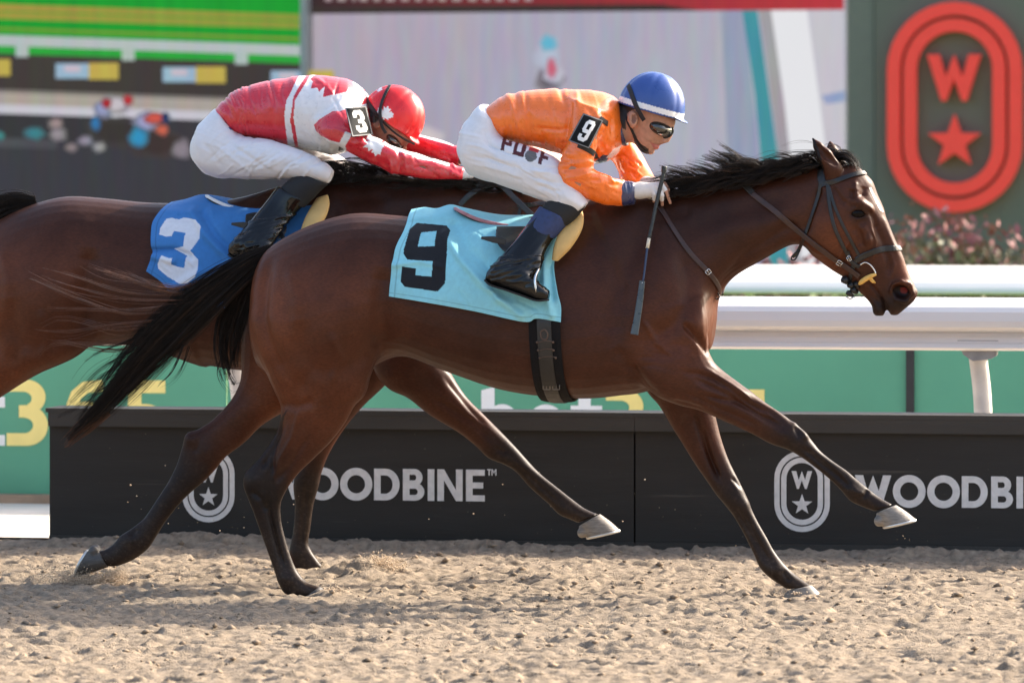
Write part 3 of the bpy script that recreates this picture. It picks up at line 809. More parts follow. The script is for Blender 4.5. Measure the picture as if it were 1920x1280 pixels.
HIND_FAR = [(470, 540, 660, 560, .10, 0, .14), (455, 600, 700, 640, .12, 0, .15), (453, 660, 660, 690, .11, 0, .15), (452, 706, 600, 735, .095, 0, .15), (442, 735, 560, 760, .08, 0, .148), (424, 761, 522, 778, .068, 0, .145), (397, 788, 488, 800, .056, 0, .14), (372, 804, 459, 829, .047, 0, .135), (350, 813, 424, 856, .041, 0, .13), (341, 840, 404, 880, .038, 0, .13),
            (330, 874, 385, 900, .034, 0, .128), (312, 908, 358, 923, .029, 0, .126), (294, 936, 336, 945, .0265, 0, .125), (272, 968, 311, 977, .0265, 0, .125), (250, 988, 294, 1004, .030, 0, .125), (226, 1004, 276, 1030, .034, 0, .125), (212, 1020, 248, 1050, .031, 0, .125), (196, 1030, 222, 1060, .030, 0, .125), (182, 1032, 204, 1062, .031, 0, .125)]
FORE_NEAR = [(1190, 600, 1318, 560, .07, 0, -.13), (1195, 700, 1326, 640, .092, 0, -.145), (1225, 738, 1335, 672, .092, 0, -.148), (1268, 758, 1350, 690, .080, 0, -.145), (1310, 769, 1386, 718, .068, 0, -.14), (1360, 790, 1432, 752, .056, 0, -.135), (1408, 812, 1470, 778, .046, 0, -.13), (1446, 832, 1498, 801, .041, 0, -.128), (1476, 842, 1519, 822, .040, 0, -.126), (1504, 858, 1538, 845, .033, 0, -.125),
             (1531, 878, 1560, 863, .027, 0, -.124), (1559, 901, 1586, 881, .0255, 0, -.122), (1578, 920, 1606, 898, .029, 0, -.122), (1595, 939, 1626, 914, .033, 0, -.121), (1618, 950, 1648, 931, .029, 0, -.12), (1640, 958, 1674, 946, .030, 0, -.12)]
FORE_FAR = [(1200, 640, 1310, 600, .07, 0, .13), (1208, 722, 1325, 680, .085, 0, .14), (1236, 760, 1334, 740, .078, 0, .14), (1260, 800, 1344, 790, .064, 0, .138), (1280, 832, 1354, 828, .054, 0, .134), (1301, 866, 1368, 866, .045, 0, .13), (1326, 902, 1388, 906, .041, 0, .128), (1344, 928, 1402, 937, .040, 0, .126), (1360, 947, 1410, 956, .036, 0, .125),
            (1376, 968, 1422, 980, .028, 0, .124), (1395, 1001, 1437, 1006, .0255, 0, .122), (1413, 1038, 1452, 1033, .027, 0, .121), (1425, 1064, 1470, 1056, .033, 0, .12), (1444, 1083, 1490, 1076, .032, 0, .12), (1466, 1098, 1512, 1092, .029, 0, .12), (1476, 1104, 1522, 1098, .030, 0, .12)]
GROOVES = [ # photo polyline, width px, depth m, lateral range
    ([(512, 478), (497, 530), (493, 590), (500, 625), (520, 668), (542, 715)], 11, .010, None), ([(560, 600), (580, 690), (560, 740)], 16, .006, None),
    ([(728, 664), (715, 640), (712, 560), (720, 500)], 20, .014, None), ([(700, 660), (640, 690), (585, 700)], 18, .006, None),
    ([(524, 757), (556, 762), (590, 752)], 9, .005, (-.5, 0)), ([(520, 800), (505, 840), (490, 880)], 7, .007, (-.5, 0)), ([(575, 820), (545, 870), (515, 905)], 7, .004, (-.5, 0)), ([(500, 925), (515, 1000), (530, 1060)], 5, .004, (-.5, 0)),
    ([(1152, 650), (1182, 685), (1210, 728)], 12, .005, None), ([(1152, 650), (1150, 590), (1168, 520), (1200, 450), (1215, 410)], 22, .010, None),
    ([(1300, 640), (1262, 652), (1225, 668)], 14, .003, None), ([(1275, 470), (1292, 520), (1290, 575), (1262, 610), (1215, 640)], 16, .009, None),
    ([(1345, 548), (1400, 478), (1470, 430), (1500, 420)], 12, .009, None), ([(1262, 440), (1340, 412), (1430, 385), (1500, 360)], 18, .006, None), ([(1210, 410), (1260, 400), (1300, 395)], 20, .007, None),
    ([(1300, 708), (1360, 738), (1420, 768), (1475, 806)], 6, .007, (-.5, 0)), ([(1285, 735), (1350, 768), (1420, 798)], 6, .005, (-.5, 0)), ([(1500, 838), (1560, 886), (1600, 918)], 4, .004, (-.5, 0)),
    ([(1300, 770), (1318, 830), (1345, 900)], 7, .007, (0, .5)), ([(1376, 950), (1412, 1010), (1440, 1060)], 5, .004, (0, .5)),
    ([(860, 560), (870, 700)], 22, .003, None), ([(905, 560), (915, 715)], 22, .003, None), ([(950, 600), (960, 728)], 22, .003, None),
    ([(1508, 440), (1523, 395), (1540, 350)], 9, .006, None), ([(1600, 355), (1596, 372)], 7, .006, None), ([(1622, 350), (1618, 368)], 6, .005, None),
    ([(1570, 505), (1590, 480), (1600, 455)], 8, .004, None), ([(1640, 420), (1655, 450), (1668, 490), (1668, 520)], 7, .006, None), ([(1652, 560), (1642, 545), (1630, 530)], 3, .006, None), ([(1668, 590), (1658, 572), (1650, 556)], 2.6, .012, None),
]
BULGES = [ # photo centre, radii px, height m, lateral range
    (610, 560, 80, 110, .012, None), (520, 650, 30, 60, .008, None), (640, 640, 50, 60, .010, None), (690, 440, 60, 40, .006, None),
    (1200, 690, 40, 40, .012, None), (1240, 560, 40, 80, .010, None), (1300, 600, 34, 50, .014, None), (1180, 600, 30, 70, .008, None), (1130, 480, 60, 90, .006, None),
    (1545, 432, 34, 44, .008, None), (1380, 420, 60, 30, .008, None), (1340, 730, 40, 18, .006, (-.5, 0)), (1470, 815, 18, 14, .004, (-.5, 0)), (1385, 930, 14, 22, .004, (0, .5)),
    (620, 384, 10, 8, .009, None), (1630, 440, 9, 30, .005, None), (1606, 362, 6, 14, .006, None), (1690, 470, 12, 24, .004, None), (1675, 575, 14, 14, .004, None),
    (600, 780, 30, 40, .006, (-.5, 0)), (545, 830, 14, 40, .004, (-.5, 0)),
]

GROOVES += [
    ([(1283, 698), (1311, 701), (1339, 710), (1367, 731), (1391, 745), (1414, 757), (1445, 771), (1473, 794)], 5, .006, (-.5, 0)),
    ([(1311, 738), (1344, 747), (1379, 754), (1405, 768), (1433, 785), (1452, 797)], 5, .0055, (-.5, 0)), ([(1260, 752), (1292, 759), (1320, 768)], 5, .004, (-.5, 0)),
    ([(1280, 606), (1296, 626), (1312, 643), (1324, 657), (1331, 664)], 6, .013, None), ([(1176, 676), (1200, 702), (1215, 724), (1234, 743)], 9, .007, None),
    ([(1506, 836), (1531, 854), (1560, 878), (1585, 902)], 3.5, .0035, (-.5, 0)), ([(1617, 933), (1628, 918)], 4, .004, (-.5, 0)), ([(1490, 800), (1500, 822)], 4, .003, (-.5, 0)),
    ([(531, 790), (515, 828), (509, 862), (513, 890)], 6, .007, (-.5, 0)), ([(470, 920), (490, 935), (500, 960)], 5, .004, (-.5, 0)), ([(500, 950), (517, 1010), (534, 1065)], 4, .0035, (-.5, 0)),
    ([(380, 812), (372, 830), (366, 850)], 6, .002, (0, .5)), ([(321, 891), (298, 919), (275, 955), (262, 980)], 4, .004, (0, .5)), ([(256, 990), (246, 1008)], 5, .003, (0, .5)),
    ([(1318, 800), (1330, 850), (1350, 900)], 5, .006, (0, .5)), ([(1372, 895), (1390, 915)], 4, .003, (0, .5)), ([(1395, 960), (1425, 1020), (1450, 1060)], 4, .004, (0, .5)), ([(1468, 1070), (1480, 1090)], 4, .003, (0, .5)),
    ([(1560, 350), (1575, 372), (1586, 384)], 5, .004, None), ([(1630, 395), (1640, 412), (1646, 430)], 5, .005, None), ([(1600, 425), (1612, 440), (1614, 462)], 6, .003, None),
]
GROOVES += [  # raised veins and bony edges
    ([(1634, 428), (1642, 452), (1640, 476), (1630, 492)], 3, -.0035, None), ([(1604, 340), (1602, 356), (1606, 370)], 3.5, -.004, None), ([(1668, 470), (1676, 496), (1672, 520)], 3.5, -.003, None), ([(1566, 500), (1580, 470), (1594, 452)], 3, -.003, None),
    ([(1655, 402), (1668, 440), (1682, 478)], 5, -.004, None), ([(1350, 720), (1400, 756), (1440, 782)], 3, -.003, (-.5, 0)), ([(1320, 690), (1370, 722), (1420, 760)], 4, -.004, (-.5, 0)), ([(560, 770), (548, 820), (524, 860), (512, 900)], 3.5, -.003, (-.5, 0)),
    ([(1205, 600), (1230, 640), (1262, 668)], 5, -.004, None), ([(620, 620), (640, 670), (620, 720)], 8, -.004, None), ([(540, 500), (560, 560), (556, 640)], 12, -.005, None),
    ([(1484, 790), (1500, 806), (1514, 826)], 4, -.004, (-.5, 0)), ([(1590, 908), (1606, 922), (1622, 928)], 5, -.003, (-.5, 0))]
BULGES += [(1508, 816, 12, 9, .005, (-.5, 0)), (1484, 800, 10, 8, .004, (-.5, 0)), (1603, 920, 14, 12, .004, (-.5, 0)), (478, 900, 14, 16, .005, (-.5, 0)), (491, 935, 12, 12, .003, (-.5, 0)), (536, 1085, 14, 10, .003, (-.5, 0)),
    (1400, 945, 10, 12, .004, (0, .5)), (1376, 912, 9, 12, .003, (0, .5)), (1455, 1068, 13, 12, .004, (0, .5)), (356, 822, 10, 12, .005, (0, .5)), (390, 850, 14, 16, .004, (0, .5)), (248, 1012, 14, 14, .004, (0, .5)),
    (1308, 610, 22, 46, .012, None), (1390, 735, 40, 10, .003, (-.5, 0))]

def rings3(rows, Yc=0.0, T=None):
    out = []
    for r in rows:
        y = r[6] if len(r) > 6 else Yc
        A, B = P(r[0], r[1], y), P(r[2], r[3], y)
        out.append([A, B, r[4], r[5]])
    return out

def horse_coat():
    m = bpy.data.materials.new('horse_coat'); m.use_nodes = True
    nt = m.node_tree; N = nt.nodes; L = nt.links; b = N['Principled BSDF']
    a = N.new('ShaderNodeAttribute'); a.attribute_name = 'col'
    tc = N.new('ShaderNodeTexCoord')
    n = N.new('ShaderNodeTexNoise'); n.inputs['Scale'].default_value = 7; n.inputs['Detail'].default_value = 6; n.inputs['Roughness'].default_value = 0.6
    L.new(tc.outputs['Object'], n.inputs['Vector'])
    r = N.new('ShaderNodeMapRange'); r.inputs['From Min'].default_value = .3; r.inputs['From Max'].default_value = .7; r.inputs['To Min'].default_value = .78; r.inputs['To Max'].default_value = 1.2
    L.new(n.outputs['Fac'], r.inputs['Value'])
    gm = N.new('ShaderNodeMapping'); gm.inputs['Scale'].default_value = (45, 130, 150); gm.inputs['Rotation'].default_value = (0, .45, 0); L.new(tc.outputs['Object'], gm.inputs['Vector'])
    gn = N.new('ShaderNodeTexNoise'); gn.inputs['Scale'].default_value = 1.5; gn.inputs['Detail'].default_value = 4; L.new(gm.outputs[0], gn.inputs['Vector'])
    gr = N.new('ShaderNodeMapRange'); gr.inputs['From Min'].default_value = .3; gr.inputs['From Max'].default_value = .7; gr.inputs['To Min'].default_value = .80; gr.inputs['To Max'].default_value = 1.22; L.new(gn.outputs['Fac'], gr.inputs['Value'])
    mu = N.new('ShaderNodeMath'); mu.operation = 'MULTIPLY'; L.new(r.outputs[0], mu.inputs[0]); L.new(gr.outputs[0], mu.inputs[1])
    sc = N.new('ShaderNodeVectorMath'); sc.operation = 'SCALE'; L.new(a.outputs['Color'], sc.inputs[0]); L.new(mu.outputs[0], sc.inputs['Scale']); L.new(sc.outputs[0], b.inputs['Base Color'])
    rg_ = N.new('ShaderNodeMapRange'); rg_.inputs['To Min'].default_value = .34; rg_.inputs['To Max'].default_value = .54; L.new(n.outputs['Fac'], rg_.inputs['Value']); L.new(rg_.outputs[0], b.inputs['Roughness'])
    b.inputs['Roughness'].default_value = .40
    b.inputs['Specular IOR Level'].default_value = .17
    b.inputs['Sheen Weight'].default_value = .0; b.inputs['Sheen Roughness'].default_value = .45; b.inputs['Sheen Tint'].default_value = (1, .8, .65, 1)
    # short hair lying back: fine streaks, plus soft skin relief
    mp = N.new('ShaderNodeMapping'); mp.inputs['Scale'].default_value = (60, 200, 260); mp.inputs['Rotation'].default_value = (0, .5, 0)
    L.new(tc.outputs['Object'], mp.inputs['Vector'])
    n2 = N.new('ShaderNodeTexNoise'); n2.inputs['Scale'].default_value = 1.6; n2.inputs['Detail'].default_value = 2
    L.new(mp.outputs[0], n2.inputs['Vector'])
    n3 = N.new('ShaderNodeTexNoise'); n3.inputs['Scale'].default_value = 26; n3.inputs['Detail'].default_value = 3; L.new(tc.outputs['Object'], n3.inputs['Vector'])
    ad = N.new('ShaderNodeMath'); ad.operation = 'MULTIPLY_ADD'; ad.inputs[1].default_value = .10
    L.new(n2.outputs['Fac'], ad.inputs[0]); L.new(n3.outputs['Fac'], ad.inputs[2])
    bp = N.new('ShaderNodeBump'); bp.inputs['Strength'].default_value = .22; bp.inputs['Distance'].default_value = .006
    L.new(ad.outputs[0], bp.inputs['Height']); L.new(bp.outputs[0], b.inputs['Normal'])
    return m
M_COAT = horse_coat()
M_HAIR = mat('horse_hair', (0.014, 0.0095, 0.007), 0.55, spec=0.28, var=0.5, vscale=24)
M_HAIRTIP = mat('horse_hair_red', (0.11, 0.04, 0.016), 0.45, var=0.3, vscale=20)
M_HOOF = mat('hoof_horn', (0.20, 0.175, 0.145), 0.5, var=0.3, vscale=30, bump=0.25, bscale=40, stretch=(1, 1, 5))
M_HOOFD = mat('hoof_horn_dark', (0.075, 0.066, 0.058), 0.5, var=0.3, vscale=30, bump=0.25, bscale=40, stretch=(1, 1, 5))
M_SHOE = mat('horse_shoe', (0.62, 0.62, 0.60), 0.35, metal=0.8)
M_EYE = mat('horse_eye', (0.006, 0.0035, 0.003), 0.05, spec=0.12)

def rot2(p, c, a):
    d = np.asarray(p, float) - c
    return c + np.array([d[0] * math.cos(a) + d[2] * math.sin(a), d[1], -d[0] * math.sin(a) + d[2] * math.cos(a)])

def horse_body(legs, vox, neck_turn=0.0, skip_grooves=False, xmin=-1.9, own=(), off=(0, 0, 0)):
    vol = Vol((xmin, -.36, -.10), (1.74, .36, 1.90), vox)
    def put(rows, k, e=2.0, T=None, **kw):
        r = rings3(rows, **kw)
        if T: r = [[T(i, a), T(i, b), w, g] for i, (a, b, w, g) in enumerate(r)]
        vol.poly(*loft(r, 36, 7, e), k=k)
    put(TORSO, .02, 2.15)
    pv = P(1262, 480, 0)
    Tn = (lambda i, p: rot2(p, pv, neck_turn * min(1, max(0, (i - .5)) / 4))) if neck_turn else None
    Th = (lambda i, p: rot2(p, pv, neck_turn)) if neck_turn else None
    TT = (lambda p: rot2(p, pv, neck_turn)) if neck_turn else (lambda p: p)
    put(NECK, .05, 2.1, Tn)
    put(HEAD, .03, 2.3, Th); put(LIP, .012, 2.0, Th)
    H = lambda x, y, Y=0.0: TT(P(x, y, Y))
    S = 1 / 460.0
    for s in (-1, 1):
        # cheek, brow, facial crest, nostril rim, ears
        vol.ell(H(1546, 430, s * .058), (.085, .022, .10), .03)
        vol.chain([H(1592, 372, s * .080), H(1612, 381, s * .094), H(1632, 392, s * .084)], [.014, .017, .012], .018)
        vol.chain([H(1618, 428, s * .088), H(1628, 450, s * .076), H(1628, 474, s * .063)], [.012, .012, .008], .016)
        vol.ell(H(1611, 400, s * .088), (.030, .022, .024), .006, 'cut') if False else None
        vol.ell(H(1692, 545, s * .042), (.042, .022, .038), .018)
        vol.chain([H(1670, 545, s * .055), H(1676, 534, s * .060), H(1690, 528, s * .064), H(1706, 535, s * .060), H(1711, 550, s * .052), H(1698, 565, s * .054), H(1680, 562, s * .054)], [.007, .008, .009, .010, .010, .009, .007], .010)
        ax = np.array([[.9, 0, -.42], [0, 1, 0], [.42, 0, .9]])
        vol.ell(H(1689, 547, s * .066), (.038, .030, .028), .006, 'cut', ax)
        vol.ell(H(1609, 401, s * .102), (.034, .022, .024), .010, 'cut')
        vol.chain([H(1594, 398, s * .092), H(1604, 391, s * .099), H(1616, 391, s * .099), H(1625, 400, s * .090)], [.006, .0075, .0075, .006], .006)
        vol.chain([H(1596, 405, s * .092), H(1608, 411, s * .096), H(1622, 407, s * .090)], [.005, .006, .005], .006)
        # ear: open cone
        base, mid, tip = (H(1562, 318, s * .050), H(1546, 292, s * .068), H(1524, 260, s * .066)) if s < 0 else (H(1572, 316, .045), H(1563, 292, .06), H(1556, 266, .064))
        vol.chain([base + (0, 0, -.03), base, mid, mid * .45 + tip * .55, tip], [.030, .036, .030, .018, .005], .012)
        vol.chain([base + (.012, s * .035, .03), mid + (.006, s * .026, .0), mid * .4 + tip * .6 + (.002, s * .016, 0)], [.016, .017, .007], .004, 'cut')
    vol.chain([H(1598, 326, 0), H(1618, 352, 0), H(1640, 396, 0)], [.035, .036, .03], .03)
    for lg in legs:
        vol.poly(*loft(lg, 26, 6, 2.1), k=.035)
    v, q = vol.mesh()
    v = smooth(v, q, 3, .5)
    n = vnormals(v, q)
    if neck_turn:
        # measure the relief in the unturned pose
        ang = neck_turn * sstep(1.0, 0.0, 0 * v[:, 0])
        d = v - pv
        w = neck_turn * np.clip((d[:, 0] * .85 + .12) / .35, 0, 1) * (v[:, 2] > .95)
        u = v.copy()
        u[:, 0] = pv[0] + d[:, 0] * np.cos(-w) + d[:, 2] * np.sin(-w); u[:, 2] = pv[2] - d[:, 0] * np.sin(-w) + d[:, 2] * np.cos(-w)
    else:
        u = v
    px, py = proj(u)
    disp = np.zeros(len(v)); wy = np.abs(n[:, 1]) ** .7
    legz = v[:, 2] < .72
    for line, wd, dep, yr in GROOVES:
        if skip_grooves and yr is not None: continue
        r, t = seg_dist(px, py, line)
        g = np.exp(-(r / wd) ** 2) * np.minimum(1, np.minimum(t, 1 - t) * 6 + .15)
        if yr: g = g * ((v[:, 1] > yr[0]) & (v[:, 1] < yr[1]))
        else: g = g * np.where(legz, .0, 1)
        disp -= g * dep * (2.0 if yr is None else 2.4)
    for cx, cy, rx, ry, h, yr in BULGES:
        if skip_grooves and yr is not None: continue
        g = np.exp(-((px - cx) / rx) ** 2 - ((py - cy) / ry) ** 2)
        if yr: g = g * ((v[:, 1] > yr[0]) & (v[:, 1] < yr[1]))
        else: g = g * np.where(legz, .0, 1)
        disp += g * h * 1.7
    if len(own):
        ox, oy = proj(v + np.asarray(off))
        for line, wd, dep, yr in own:
            r, t = seg_dist(ox, oy, line)
            disp -= dep * np.exp(-(r / wd) ** 2) * np.minimum(1, np.minimum(t, 1 - t) * 6 + .1) * ((v[:, 1] > yr[0]) & (v[:, 1] < yr[1]))
    # fine skin folds where shoulder and stifle stretch
    sk = np.exp(-((px - 1235) / 70) ** 2 - ((py - 680) / 60) ** 2) + .7 * np.exp(-((px - 725) / 40) ** 2 - ((py - 640) / 50) ** 2)
    fold = 1 - np.abs(fbm(px / 40 + py / 90, py / 7.5 - px / 60, 3, 61) * 2 - 1) * 2
    disp += .0022 * sk * fold * (v[:, 2] > .7)
    nz = fbm(px / 46, py / 46, 3, 9) - .5
    disp += nz * .007 * (py < 760)
    v = v + n * (disp * wy)[:, None]
    v = smooth(v, q, 1, .35)
    return v, q, px, py, TT

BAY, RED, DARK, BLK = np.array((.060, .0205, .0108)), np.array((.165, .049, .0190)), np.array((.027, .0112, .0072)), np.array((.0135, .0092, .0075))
def coat_colours(v, px, py, leg_lines):
    c = np.tile(BAY, (len(v), 1))
    def mix(col, w): 
        nonlocal c
        c = c * (1 - w[:, None]) + col * w[:, None]
    g = lambda cx, cy, rx, ry: np.exp(-((px - cx) / rx) ** 2 - ((py - cy) / ry) ** 2)
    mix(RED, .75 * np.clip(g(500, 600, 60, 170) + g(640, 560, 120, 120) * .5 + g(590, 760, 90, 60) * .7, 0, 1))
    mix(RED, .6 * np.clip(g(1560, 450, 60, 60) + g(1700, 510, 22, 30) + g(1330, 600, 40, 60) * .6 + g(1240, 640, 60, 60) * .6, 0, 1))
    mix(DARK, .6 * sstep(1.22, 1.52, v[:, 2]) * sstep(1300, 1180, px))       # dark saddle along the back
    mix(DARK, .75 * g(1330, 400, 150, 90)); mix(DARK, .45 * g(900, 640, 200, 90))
    mix(BLK, .82 * np.clip(g(1690, 570, 34, 26) + g(1645, 580, 22, 22), 0, 1))                          # muzzle
    mix(BLK, .85 * g(1610, 402, 21, 16))
    mix(BLK * 1.3, .8 * (in_poly(px, py, [(540, 765), (526, 800), (515, 828), (509, 862), (513, 895), (521, 935), (500, 960), (440, 930), (440, 880), (490, 830)]) & (v[:, 1] < 0) & (v[:, 2] < .75)).astype(float))
    for line, r in leg_lines:                                                                           # black stockings
        d, t = seg_dist(v[:, 0], v[:, 2], line)
        mix(BLK * 1.25, .93 * sstep(r * 1.4, r * .9, d) * sstep(.0, .35, t))
    low = sstep(.42, .05, v[:, 2])
    sp = sstep(.60, .74, fbm(v[:, 0] * 110, v[:, 2] * 110 + v[:, 1] * 60, 3, 71)); mix(np.array((.20, .145, .095)), .16 * sp * low)
    mix(np.array((.10, .07, .048)), .22 * low * fbm(v[:, 0] * 25, v[:, 2] * 25, 3, 72))
    bl = sstep(.62, .80, fbm(v[:, 0] * 85, v[:, 2] * 85, 2, 73)) * sstep(1.0, .75, v[:, 2]); mix(np.array((.16, .11, .07)), .07 * bl)
    return c

def hoof_mesh(c_back, c_front, tip, heel, hw, vox=.003):
    """hoof between coronet (back, front) and sole (heel, tip), all 3D points on the leg's plane"""
    vol = Vol(np.min([c_back, c_front, tip, heel], 0) - .07, np.max([c_back, c_front, tip, heel], 0) + .07, vox)
    r = [[np.asarray(c_back), np.asarray(c_front), hw * .86, 0], [(np.asarray(c_back) + heel) / 2, (np.asarray(c_front) + tip) / 2 + .06 * (np.asarray(tip) - heel) * .4, hw * 1.04, 0], [np.asarray(heel), np.asarray(tip), hw * 1.2, 0]]
    vol.poly(*loft(r, 30, 6, 2.1), k=.002)
    hb = (np.asarray(c_back) * .45 + np.asarray(heel) * .55)
    for s_ in (-1, 1): vol.ell(hb + (0, s_ * hw * .45, 0), (.020, hw * .5, .022), .010)
    v, q = vol.mesh(); v = smooth(v, q, 4, .5)
    sole = np.asarray(heel), np.asarray(tip)
    return v, q

def make_hoof(parent, cb, cf, tip, heel, hw=.048, m=None):
    v, q = hoof_mesh(cb, cf, tip, heel, hw)
    o = link('hoof', mesh_np('hoof', v, q), m, parent)
    # shoe: thin rim under the sole
    heel = np.asarray(heel, float); tip = np.asarray(tip, float); d = tip - heel; L = np.linalg.norm(d); d /= L
    dn = np.cross(d, (0, 1, 0)); dn = dn if dn @ (np.asarray(cb) - heel) < 0 else -dn
    mb = MB(); pts = []
    for t in np.linspace(-math.pi * .92, math.pi * .92, 22):
        pts.append((heel + tip) / 2 + d * (L * .47 * math.cos(t)) + np.array((0, hw * 1.08 * math.sin(t), 0)) + dn * .003)
    add_tube(mb, pts, .0065, 6); mb.build('shoe', M_SHOE, o, smooth=True)
    return o

def build_horse(root, legs, leg_lines, hooves, vox, neck_turn=0.0, skip=False, own=(), off=(0, 0, 0)):
    v, q, px, py, TT = horse_body(legs, vox, neck_turn, skip, own=own, off=off)
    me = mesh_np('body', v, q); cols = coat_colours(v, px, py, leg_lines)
    # white star running down the face
    w = in_poly(px, py, [(1626, 352), (1634, 352), (1640, 366), (1650, 384), (1658, 398), (1650, 394), (1640, 378), (1630, 366)]) 
    cols[w & (np.abs(v[:, 1]) < .045)] = (.75, .72, .68)
    # inside of the nostril
    for s in (-1, 1):
        nd = np.linalg.norm((v - TT(P(1689, 547, s * .054))) / (.034, .026, .026), axis=1); cols[nd < 1.0] = (.012, .006, .005)
        nd = np.linalg.norm((v - TT(P(1695, 544, s * .036))) / (.016, .020, .014), axis=1); cols[nd < 1] = (.16, .02, .018)
    dk = in_poly(px, py, [(1520, 258), (1526, 256), (1541, 300), (1546, 322), (1536, 322), (1528, 296)])
    cols[dk & (v[:, 1] < 0)] = BLK
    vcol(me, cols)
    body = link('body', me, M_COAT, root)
    for s in (-1, 1):
        vol = Vol(TT(P(1609, 400, s * .083)) - .04, TT(P(1609, 400, s * .083)) + .04, .0022)
        c = TT(P(1609, 400, s * .0735)); vol.ell(c, (.033, .0275, .027), .001); ve, qe = vol.mesh()
        link('eye', mesh_np('eye', ve, qe), M_EYE, root)
    for h in hooves: make_hoof(root, *h[:4], m=h[4] if len(h) > 4 else M_HOOF)
    return body, BVHTree.FromPolygons([tuple(p) for p in v], [tuple(int(i) for i in f) for f in q]), TT

root9 = thing('horse', 'dark bay racehorse with pale blue saddle cloth galloping in front', 'horse', (0, 0, 0))
rows9 = [rings3(r) for r in (HIND_NEAR, HIND_FAR, FORE_NEAR, FORE_FAR)]
def L2(pts, Y): return [tuple(P(x, y, Y)[[0, 2]]) for x, y in pts]
lines9 = [(L2([(560, 820), (510, 880), (495, 940), (515, 1010), (560, 1100), (610, 1110)], -.13), .075), (L2([(420, 800), (370, 850), (320, 930), (250, 1010), (190, 1050)], .13), .075),
          (L2([(1400, 780), (1490, 828), (1560, 885), (1660, 960)], -.13), .07), (L2([(1318, 830), (1370, 910), (1430, 1040), (1510, 1110)], .13), .07)]
def hp(cb, cf, tip, heel, Y): return [P(*cb, Y), P(*cf, Y), P(*tip, Y), P(*heel, Y)]
hoof9 = [hp((572, 1120), (600, 1099), (622, 1120), (586, 1134), -.125), hp((190, 1034), (204, 1062), (142, 1082), (168, 1030), .125), hp((1642, 962), (1680, 946), (1717, 973), (1655, 987), -.12), hp((1478, 1106), (1521, 1096), (1545, 1122), (1482, 1126), .12)]
hoof9[0].append(M_HOOFD); hoof9[1].append(M_HOOFD)
body9, bvh9, TT9 = build_horse(root9, rows9, lines9, hoof9, .0043)
# ------------------------------------------------------------------ manes and tails
def locks(specs, off=(0, 0, 0), seed=1, T=None):
    """specs: (guide [(px, py, Y)], spread px along the guide (list), lateral spread m, count, radius, length variation)"""
    rg = np.random.default_rng(seed); out = []
    for guide, spread, ysp, cnt, rad, lv in specs:
        g = crspline([P(*p) - off for p in guide], 5)
        if T is not None: g = np.array([T(p) for p in g])
        n = len(g); tt = np.linspace(0, 1, n)
        sp = np.interp(tt, np.linspace(0, 1, len(spread)), spread) / 460.0
        tan = np.gradient(g, axis=0); tan /= np.linalg.norm(tan, axis=1)[:, None]
        nr = np.stack([-tan[:, 2], 0 * tan[:, 0], tan[:, 0]], -1)
        ncl = max(3, cnt // 14) if cnt > 100 else max(3, cnt // 9)
        CA = np.clip(rg.normal(0, .55, ncl), -1.2, 1.2); CB = np.clip(rg.normal(0, .5, ncl), -1, 1); CP = rg.uniform(0, 6.28, ncl); CF = rg.uniform(.5, 1.3, ncl); CM = rg.uniform(.1, .5, ncl); CL = rg.uniform(0, lv, ncl)
        for _ in range(cnt):
            k = rg.integers(ncl); loose = rg.random() < .18
            a = CA[k] + rg.normal(0, .30 if loose else .10); b = CB[k] + rg.normal(0, .22)
            ph, fr, am = rg.uniform(0, 6.28), rg.uniform(.6, 1.8), rg.uniform(.02, .40 if loose else .12)
            o = a + CM[k] * np.sin(CP[k] + CF[k] * 6.28 * tt) * tt + am * np.sin(ph + fr * 6.28 * tt) * tt
            conv = 1 - .35 * tt * (0 if loose else 1)
            o = CA[k] + (o - CA[k]) * conv
            s = g + nr * (o * sp)[:, None]
            s[:, 1] += b * ysp * (.3 + .7 * tt) + .01 * np.sin(ph * 2 + fr * 5 * tt) * tt
            L = 1 - np.clip(CL[k] * .8 + rg.uniform(-.5, .5) * lv * .4, 0, .85)
            m = max(4, int(n * L) + 1)
            out.append((s[:m], rad * rg.uniform(.7, 1.35)))
    return out

TAIL9 = [([(514, 466, 0), (470, 488, -.02), (420, 520, -.04), (350, 572, -.05), (282, 638, -.05), (218, 718, -.04), (155, 796, -.03)], [7, 13, 18, 22, 24, 22, 12], .06, 1150, .00115, .45),
         ([(510, 474, 0), (455, 512, -.03), (395, 566, -.05), (322, 636, -.05), (252, 706, -.04), (196, 764, -.03), (130, 824, -.02)], [8, 15, 19, 21, 22, 17, 7], .05, 900, .00115, .4),
         ([(506, 478, 0), (468, 515, .0), (440, 560, .02), (420, 610, .03), (416, 660, .03), (428, 712, .03)], [8, 14, 17, 16, 12, 8], .05, 420, .0011, .4),
         ([(504, 490, 0), (470, 540, .01), (450, 600, .02), (436, 660, .03), (440, 690, .03)], [5, 9, 12, 11, 6], .04, 220, .0011, .4),
         ([(330, 640, -.05), (312, 690, -.05), (290, 715, -.05)], [25, 22, 18], .05, 26, .0012, .7), ([(420, 660, .03), (412, 700, .03), (432, 735, .03), (455, 728, .03)], [14, 16, 14, 10], .03, 16, .0012, .6),
         ([(330, 600, -.05), (250, 650, -.05), (170, 690, -.04), (110, 760, -.04)], [24, 28, 30, 22], .06, 50, .0013, .6), ([(260, 700, -.05), (170, 760, -.04), (110, 790, -.03)], [24, 26, 20], .05, 50, .0013, .6)]
